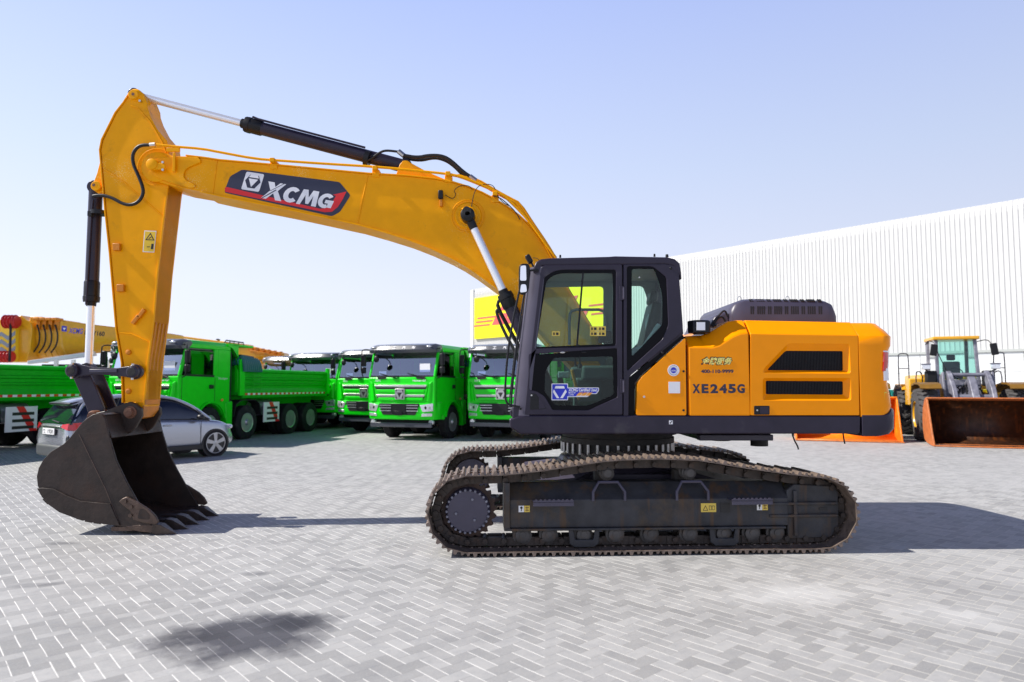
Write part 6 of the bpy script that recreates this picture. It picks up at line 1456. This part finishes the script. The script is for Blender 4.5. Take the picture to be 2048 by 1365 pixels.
# ================================================================ wheel loaders
def big_wheel(parent, x, y, side):
    r = .80; wd = .60; s = side
    t = MB().lathe((x-s*wd/2, y, r), (s, 0, 0), [(0, r*.55), (.02, r*.86), (.10, r*.965), (.5, r*.965), (.58, r*.86), (.6, r*.55), (.54, r*.50)], 40).build('wheel', M['tyreg'], parent)
    tr = MB()
    for k in range(22):
        a = 2*math.pi*k/22
        for h in (-1, 1):
            pts = []
            for q, dz in ((0, .0), (.5, .05), (1., -.02)):
                a2 = a+dz*2.2+(0 if h > 0 else .1); xx = x+h*q*wd*.48
                pts.append((xx, a2, r*1.0 if q < .9 else r*.95))
            for (x0, a0, r0), (x1, a1, r1) in zip(pts, pts[1:]):
                vs = []
                for (xx, aa, rr_) in ((x0, a0, r0), (x1, a1, r1)):
                    for da, dr in ((-.075, -.06), (-.06, .03), (.06, .03), (.075, -.06)):
                        vs.append((xx, y+(rr_+dr)*math.cos(aa+da), r+(rr_+dr)*math.sin(aa+da)))
                tr.add(vs, [(0, 1, 5, 4), (1, 2, 6, 5), (2, 3, 7, 6), (0, 3, 2, 1), (4, 5, 6, 7)])
    tr.build('tread', M['tyreg'], t)
    MB().lathe((x+s*.16, y, r), (s, 0, 0), [(0, .1), (.0, r*.25), (-.02, r*.40), (.06, r*.50), (.12, r*.53), (.125, r*.50), (.09, r*.48), (.0, r*.38), (.03, r*.22), (.05, .1)], 32).build('rim', M['cran'], t)
def make_loader(bout, bin_, bl_):
    Ld = empty('wheel_loader', (0, 0, 0))
    # bucket: curved back, side plates, cutting edge; mouth towards -y
    bw = 1.44; yo = -1.0
    prof = [(-1.30, .03), (-.55, .03), (-.18, .12), (-.02, .40), (-.0, .75), (-.10, 1.06), (-.32, 1.29), (-.45, 1.34)]
    prof = [(y+yo, z) for y, z in prof]
    mb = MB(); n_ = len(prof); t_ = .04
    vs = []
    for y, z in prof: vs += [(-bw, y, z), (bw, y, z)]
    inn = MB().add([(a, b, c) for a, b, c in vs], [(2*k, 2*k+1, 2*k+3, 2*k+2) for k in range(n_-1)]).build('bucket_shell', bin_, Ld)
    so2 = inn.modifiers.new('thick', 'SOLIDIFY'); so2.thickness = .04; so2.offset = 0
    bk2 = inn
    sp_ = prof+[(yo-.62, 1.32), (yo-1.12, .35), (yo-1.32, .03)]
    for s in (-1, 1): MB().yz([(y, z) for y, z in sp_], *sorted((s*(bw+.0), s*(bw+.045)))).build('bucket_side', bout, bk2, bevel=.008)
    MB().yz([(yo-1.42, .012), (yo-1.40, .035), (yo-.95, .058), (yo-.95, .012)], -bw-.06, bw+.06).build('cutting_edge', bl_, bk2, bevel=.004)
    for k in range(9):
        MB().cyl((-1.3+k*.325, yo-1.15, .04), (-1.3+k*.325, yo-1.15, .062), .028, n=8).build('edge_bolt', bl_, bk2)
    MB().yz([(yo-.50, 1.30), (yo-.62, 1.34), (yo-.60, 1.375), (yo-.38, 1.34), (yo-.36, 1.28)], -bw-.04, bw+.04).build('spill_guard', bout, bk2, bevel=.01)
    # lift arms
    for s in (-1, 1):
        MB().yz([(yo-.02, .42), (yo+.1, .30), (yo+.5, .75), (.05, 1.75), (.25, 2.05), (.15, 2.18), (-.05, 2.10), (-.5, 1.65), (yo+.05, .85)], *sorted((s*.44, s*.57))).build('lift_arm', M['lgrey'], Ld, bevel=.02)
        MB().yz([(-.3, .8), (.35, .9), (.45, 2.0), (.1, 2.15), (-.05, 1.5)], *sorted((s*.62, s*.70))).build('arm_tower', M['lgrey'], Ld, bevel=.02)
        MB().cyl((s*.80, .35, 1.0), (s*.60, -.65, 1.0), .07, n=14).build('lift_cylinder', M['lgrey'], Ld)
    MB().yz([(-.75, 1.0), (-.5, 1.1), (-.15, 1.9), (-.25, 2.0), (-.42, 1.9), (-.85, 1.25)], -.10, .10).build('bell_crank', M['lgrey'], Ld, bevel=.02)
    MB().cyl((0, -.2, 1.9), (0, .75, 1.55), .09, n=16).cyl((-.46, -.5, 1.35), (.46, -.5, 1.35), .10, n=16).cyl((-.56, .1, 2.05), (.56, .1, 2.05), .06, n=12).build('tilt_cylinder', M['lgrey'], Ld)
    MB().bb(-.55, .55, -.3, .9, .75, 1.35).bb(-.75, .75, -.18, .18, .62, .98).bb(-.4, .4, .9, 2.2, .7, 1.2).build('front_frame', M['lgrey'], Ld, bevel=.03)
    hs2 = MB()
    for k in range(7):
        x = -.36+k*.12; hs2.tube([(x, -.25, 1.35), (x*.7, -.05, 1.65+.04*(k % 3)), (x*1.1+.05, .35, 1.7), (x, .8, 1.5)], .02, 6, 2)
    hs2.build('hydraulic_hoses', M['rub'], Ld)
    for s in (-1, 1):
        for y_ in (0, 3.2): big_wheel(Ld, s*1.20, y_, s)
        mb = MB(); mb.strip([(-.66, 1.60), (-.60, 1.70), (-.30, 1.75), (.1, 1.76), (.62, 1.70), (.70, 1.5)], *sorted((s*.88, s*1.45)), .06); mb.v = [(v[1] if False else v[1], v[0], v[2]) for v in mb.v]; mb.build('mudguard', M['mudg'], Ld)
        mb = MB(); mb.strip([(2.4, 1.55), (2.6, 1.72), (3.6, 1.74), (4.1, 1.5)], *sorted((s*.8, s*1.42)), .04); mb.v = [(v[1], v[0], v[2]) for v in mb.v]; mb.build('mudguard', M['cran'], Ld)
    # rear body and cab
    MB().bb(-.85, .85, 2.3, 5.2, .95, 2.1).build('engine_hood', M['cran'], Ld, bevel=.08, seg=3)
    for s in (-1, 1): MB().bb(*sorted((s*.86, s*1.35)), 1.5, 2.3, 1.05, 1.95 if s < 0 else 1.6).build('side_tank', M['cran'], Ld, bevel=.03)
    cw_ = .62; y0, y1, z0, z1 = 1.15, 2.55, 1.75, 3.22
    fr_ = MB()
    for s in (-1, 1):
        fr_.loft([[(s*(cw_-.10), y0+.0, z0), (s*cw_, y0, z0), (s*cw_, y0+.09, z0), (s*(cw_-.10), y0+.09, z0)], [(s*(cw_-.12), y0+.2, z1), (s*(cw_-.02), y0+.2, z1), (s*(cw_-.02), y0+.3, z1), (s*(cw_-.12), y0+.3, z1)]])
        fr_.bb(*sorted((s*(cw_-.10), s*cw_)), y1-.1, y1, z0, z1)
    fr_.bb(-cw_, cw_, y0-.02, y0+.12, z0-.02, z0+.16).bb(-cw_+.1, cw_-.1, y1-.08, y1, z0, z0+.35)
    fr_.bb(-cw_, cw_, y0, y1, 1.3, z0)
    cbo = fr_.build('cab', M['lgrey'], Ld, bevel=.015)
    MB().bb(-cw_-.04, cw_+.04, y0+.10, y1+.08, z1, z1+.11).build('roof', M['cran'], cbo, bevel=.03, seg=3)
    MB().add([(-cw_+.1, y0+.06, z0+.16), (cw_-.1, y0+.06, z0+.16), (cw_-.12, y0+.25, z1), (-cw_+.12, y0+.25, z1)], [(0, 1, 2, 3)]).build('windscreen', M['load_g'], cbo, smooth=False)
    MB().add([(-cw_+.1, y1-.05, z0+.35), (cw_-.1, y1-.05, z0+.35), (cw_-.1, y1-.05, z1), (-cw_+.1, y1-.05, z1)], [(0, 1, 2, 3)]).build('rear_window', M['load_g'], cbo, smooth=False)
    for s in (-1, 1): MB().add([(s*(cw_-.05), y0+.1, z0+.1), (s*(cw_-.05), y1-.1, z0+.1), (s*(cw_-.05), y1-.1, z1), (s*(cw_-.05), y0+.3, z1)], [(0, 1, 2, 3)]).build('side_window', M['load_g'], cbo, smooth=False)
    MB().box((0, 2.0, 2.25), (.5, .16, .55)).box((0, 1.85, 2.0), (.5, .45, .14)).box((0, 2.02, 2.66), (.26, .1, .2)).build('operator_seat', M['seat'], cbo, bevel=.05, seg=3)
    MB().tube([(.22*math.cos(t*.5236), 1.5+.10*math.sin(t*.5236), 2.12+.18*math.sin(t*.5236)) for t in range(13)], .018, 6).cyl((0, 1.5, 2.12), (0, 1.35, 1.8), .03).build('steering_wheel', M['blk'], cbo)
    MB().tube([(-.62, 1.17, 2.95), (-.30, 1.10, 2.1), (.1, 1.08, 1.95)], .014, 6).build('wiper', M['blk'], cbo)
    for s in (-1, 1):
        MB().tube([(s*cw_, y0+.25, 3.15), (s*(cw_+.2), y0-.05, 3.2), (s*(cw_+.30), y0-.1, 3.05)], .014, 6, 1).build('mirror_arm', M['blk'], cbo)
        MB().box((s*(cw_+(.06 if s < 0 else .38)), y0-.06, 2.88), (.20, .08, .38), Matrix.Rotation(R(-8*s), 3, 'Y')).build('mirror', M['blk'], cbo, bevel=.03, seg=3)
        MB().box((s*.96, y0-.25, 2.32), (.24, .12, .16)).build('headlamp', M['lampg'], Ld, bevel=.015)
        MB().bb(*sorted((s*.82, s*1.10)), y0-.32, y0-.18, 2.40, 2.43).tube([(s*.96, y0-.25, 2.24), (s*.85, y0+.0, 2.1), (s*.7, y0+.1, 1.9)], .035, 8).build('lamp_bracket', M['lgrey'], Ld)
        MB().box((s*.80, y0-.08, 1.95), (.32, .3, .5)).build('air_filter_box', M['chas'], Ld, bevel=.05)
        rl = MB().tube([(s*1.55, 2.1, 1.7), (s*1.55, 2.1, 2.75), (s*1.50, 2.1, 2.82), (s*1.30, 2.1, 2.82), (s*1.24, 2.1, 2.75), (s*1.24, 2.1, 1.8)], .018, 8, 1).tube([(s*1.55, 2.1, 2.3), (s*1.24, 2.1, 2.3)], .014, 6)
        rl.tube([(s*1.20, 1.2, 1.5), (s*1.20, 1.2, 2.15), (s*1.10, 1.25, 2.2), (s*1.0, 1.3, 2.1), (s*1.0, 1.3, 1.7)], .018, 8, 1)
        rl.build('handrail', M['gun'], Ld)
    return Ld
L1 = make_loader(M['lorg'], M['lrust'], M['lorg']); L1.location = (14.1, 21.1, 0); L1.rotation_euler = (0, 0, R(-20))
tag(L1, 'yellow and grey wheel loader with green tinted cab and rusty bucket at the right edge', 'wheel loader', 'wheel loaders')
L2 = make_loader(M['loy'], M['loy'], M['lorg']); L2.location = (11.08, 23.2, 0); L2.rotation_euler = (0, 0, R(-20))
tag(L2, 'wheel loader with a bright orange bucket, mostly hidden behind the excavator counterweight', 'wheel loader', 'wheel loaders')
# ================================================================ cranes
def C3(px, py, Y, o): p = P(px, py, Y); return Vector((p.x-o[0], p.y-o[1], p.z-o[2]))
oc = (-20.0, 31.0, 0); cr = empty('mobile_crane', oc)
tag(cr, 'yellow telescopic mobile crane with chevron striped boom head above the left truck bed', 'crane')
def boomring(px, yt, yb_, Y, wid=1.3):
    t = C3(px, yt, Y, oc); b = C3(px, yb_, Y, oc); h = t.z-b.z; x = t.x; y = t.y
    return [(x, y, b.z+h*.55), (x, y, t.z), (x, y+wid, t.z), (x, y+wid, b.z+h*.3), (x, y+wid*.75, b.z+h*.05), (x, y+wid*.5, b.z), (x, y+wid*.28, b.z+h*.04), (x, y+wid*.08, b.z+h*.25)]
secs = [(64, 634, 716), (82, 636, 714), (84, 638, 713), (100, 640, 712), (118, 645, 709), (122, 641, 712)]
for k, (a, b) in enumerate(((60, 84), (80, 96), (92, 108), (104, 121))):
    MB().loft([boomring(a, 633+k*1.8, 718-k*1.5, 31.0-.03*(4-k), 1.5), boomring(b, 634+k*1.8, 717-k*1.5, 31.0-.03*(4-k), 1.5)]).build('boom_section', M['cran'], cr, bevel=.03)
mbm = MB().loft([boomring(118, 641, 711, 31.0), boomring(250, 657, 700, 33.5), boomring(345, 668, 694, 36)]).build('main_boom', M['cran'], cr, bevel=.05, seg=3)
for k in range(4):
    x = 78+k*12
    a = C3(x, 648, 30.85, oc)
    MB().tube([tuple(C3(x-4, 650, 30.75, oc)), tuple(C3(x+2, 668, 30.7, oc)), tuple(C3(x, 690, 30.8, oc)), tuple(C3(x-12, 706, 30.9, oc))], .035, 6, 2).build('boom_hose', M['rub'], cr)
    MB().box(tuple(a), (.16, .12, .55)).build('hose_bracket', M['yelw'], cr, bevel=.02)
    MB().box(tuple(a+Vector((0, 0, .20))), (.26, .5, .12)).build('boom_collar', M['yelw'], cr, bevel=.02)
hdp = [(31, 634), (42, 631), (52, 640), (62, 646), (64, 660), (60, 700), (52, 724), (30, 724), (30, 690)]
MB().xz([(C3(x, y, 30.6, oc).x, C3(x, y, 30.6, oc).z) for x, y in hdp], C3(0, 0, 30.6, oc).y, C3(0, 0, 30.6, oc).y+1.5).build('boom_head', M['cran'], cr, bevel=.03)
dx_ = [(0, 646), (6, 640), (31, 640), (31, 702), (0, 702)]
y_ = C3(0, 0, 30.4, oc).y
cp = [( -30, 640), (31, 640), (31, 724), (-30, 724)]
MB().xz([(C3(x, y, 30.4, oc).x, C3(x, y, 30.4, oc).z) for x, y in cp], y_, y_+1.2).build('chevron_board', M['decy'], cr, bevel=.01)
for k in range(3):
    for pts in ([(3, 664+k*15), (16, 673+k*15), (16, 681+k*15), (3, 672+k*15)], [(16, 673+k*15), (31, 662+k*15), (31, 670+k*15), (16, 681+k*15)], [(-25, 681+k*15), (3, 664+k*15), (3, 672+k*15), (-25, 689+k*15)]):
        MB().xz([(C3(x, y, 30.4, oc).x, C3(x, y, 30.4, oc).z) for x, y in pts], y_-.02, y_-.004).build('chevron_stripe', M['crang'], cr, smooth=False)
for px, py, r in ((24, 644, 14), (14, 714, 12)):
    c = C3(px, py, 30.2, oc); rr2 = r*30.2/F
    for k in range(4): MB().lathe((c.x-.30+k*.15, c.y-.02, c.z), (1, 0, 0), [(0, rr2*.75), (.03, rr2), (.06, rr2*.8), (.12, rr2*.8)], 24).build('sheave', M['redd'], cr)
MB().tube([tuple(C3(22, 640, 30.0, oc)), tuple(C3(19, 724, 30.0, oc))], .05, 6).build('hoist_rope', M['chas'], cr)
def cr_txt(s, px, py, w_, h_, m, Y, bold=.03, shear=0, ang=-2.):
    a = C3(px, py, Y, oc); k = Y/F; return wr('boom_lettering', s, tuple(a), w_*k, h_*k, m, cr, ang, bold, shear)
cr_txt('XCMG', 137, 667, 29, 11, M['decb'], 30.9, .02, .25, -3); cr_txt('QAY160', 168, 672, 41, 11.5, M['deck'], 31.4, .035, 0, -4)
def crp(name, pts, Y, m, t=.02):
    q = [C3(x, y, Y, oc) for x, y in pts]; return MB().xz([(p.x, p.z) for p in q], q[0].y-t, q[0].y).build(name, m, cr, smooth=False)
crp('logo_badge', [(123.5, 663), (124, 652), (134, 653), (133.5, 664)], 30.88, M['decb']); crp('logo_triangle', [(126, 656), (132, 656.5), (129, 661)], 30.84, M['decw'])
# carrier body, operator cab and white deck behind the truck bed
MB().add([tuple(C3(x, y, Y, oc)) for x, y, Y in ((55, 722, 29), (185, 703, 31), (190, 712, 31), (55, 729, 29), (60, 722, 30.5), (190, 703, 32.5), (195, 712, 32.5), (60, 729, 30.5))],
         [(0, 1, 2, 3), (4, 5, 6, 7), (0, 1, 5, 4), (3, 2, 6, 7), (1, 2, 6, 5), (0, 3, 7, 4)]).build('deck_cover', M['white'], cr, bevel=.02)
a = C3(60, 722, 29.6, oc); b = C3(190, 722, 29.6, oc)
MB().bb(a.x, b.x+8, a.y, a.y+2.4, .9, 2.15).build('carrier_body', M['cran'], cr, bevel=.05)
MB().bb(a.x+.3, b.x, a.y+.3, a.y+2.0, 2.15, 2.65).build('deck_lockers', M['chas'], cr, bevel=.02)
for k in range(5): MB().bb(a.x+.9+k*.75, a.x+1.05+k*.75, a.y+.2, a.y+.3, 2.1, 2.85).build('deck_post', M['white'], cr)
for k in range(5):
    for s in (0, 1): 
        t = MB().lathe((a.x+.8+k*2.2, a.y-.05+s*2.2, .6), (0, 1, 0), [(0, .35), (.01, .56), (.04, .6), (.30, .6), (.34, .35)], 24).build('wheel', M['tyre'], cr)
# second crane: slim jib and folded boom behind the green truck
oc = (-14.5, 42.0, 0); cr = empty('mobile_crane', oc)
tag(cr, 'yellow crane with a slim jib and hand railed deck showing over the green truck bed', 'crane')
def cb2(name, pts, Y0, Y1, m, bev=.04):
    q = [C3(x, y, Y0, oc) for x, y in pts]; return MB().xz([(p.x, p.z) for p in q], q[0].y, q[0].y+(Y1-Y0)).build(name, m, cr, bevel=bev)
cb2('main_boom', [(330, 668), (432, 681.5), (500, 690), (500, 697), (432, 686), (330, 673)], 41, 41.6, M['cran'], .03)
cb2('boom_section', [(440, 682), (486, 689), (520, 697), (566, 706), (572, 716), (566, 718), (520, 712), (486, 722), (470, 735), (440, 735)], 40, 41, M['cran'])
cb2('superstructure', [(484, 700), (520, 697), (540, 714), (530, 724), (516, 735), (505, 760), (440, 760), (440, 720)], 41.7, 43.5, M['cran'])
cb2('luffing_cylinder', [(500, 700), (560, 712), (560, 716), (500, 706)], 39.5, 39.8, M['yelw'], .02)
for px in range(496, 566, 12): cb2('boom_bracket', [(px, 694+(px-496)*.17), (px+6, 693+(px-496)*.17), (px+7, 700+(px-496)*.17), (px, 701+(px-496)*.17)], 39.7, 40.0, M['yelw'], .01)
rl = MB()
rl.tube([tuple(C3(447, 690, 40, oc)), tuple(C3(452, 681, 40, oc)), tuple(C3(487, 686, 40, oc)), tuple(C3(487, 692, 40, oc))], .04, 6)
for px in (460, 468, 477): rl.tube([tuple(C3(px, 682+(px-452)*.14, 40, oc)), tuple(C3(px, 691, 40, oc))], .03, 6)
rl.build('deck_rail', M['chas'], cr)
cb2('beacon', [(432, 680), (432, 678), (436, 678), (436, 682)], 40.5, 40.8, M['blk'], .01)
MB().bb(-3.5, 6.5, -.5, 2.0, .9, 2.2).build('carrier_body', M['cran'], cr, bevel=.05)
for k in range(4): MB().lathe((-2.5+k*2.4, -.55, .6), (0, 1, 0), [(0, .35), (.01, .56), (.04, .6), (2.4, .6), (2.44, .35)], 24).build('wheel', M['tyre'], cr)
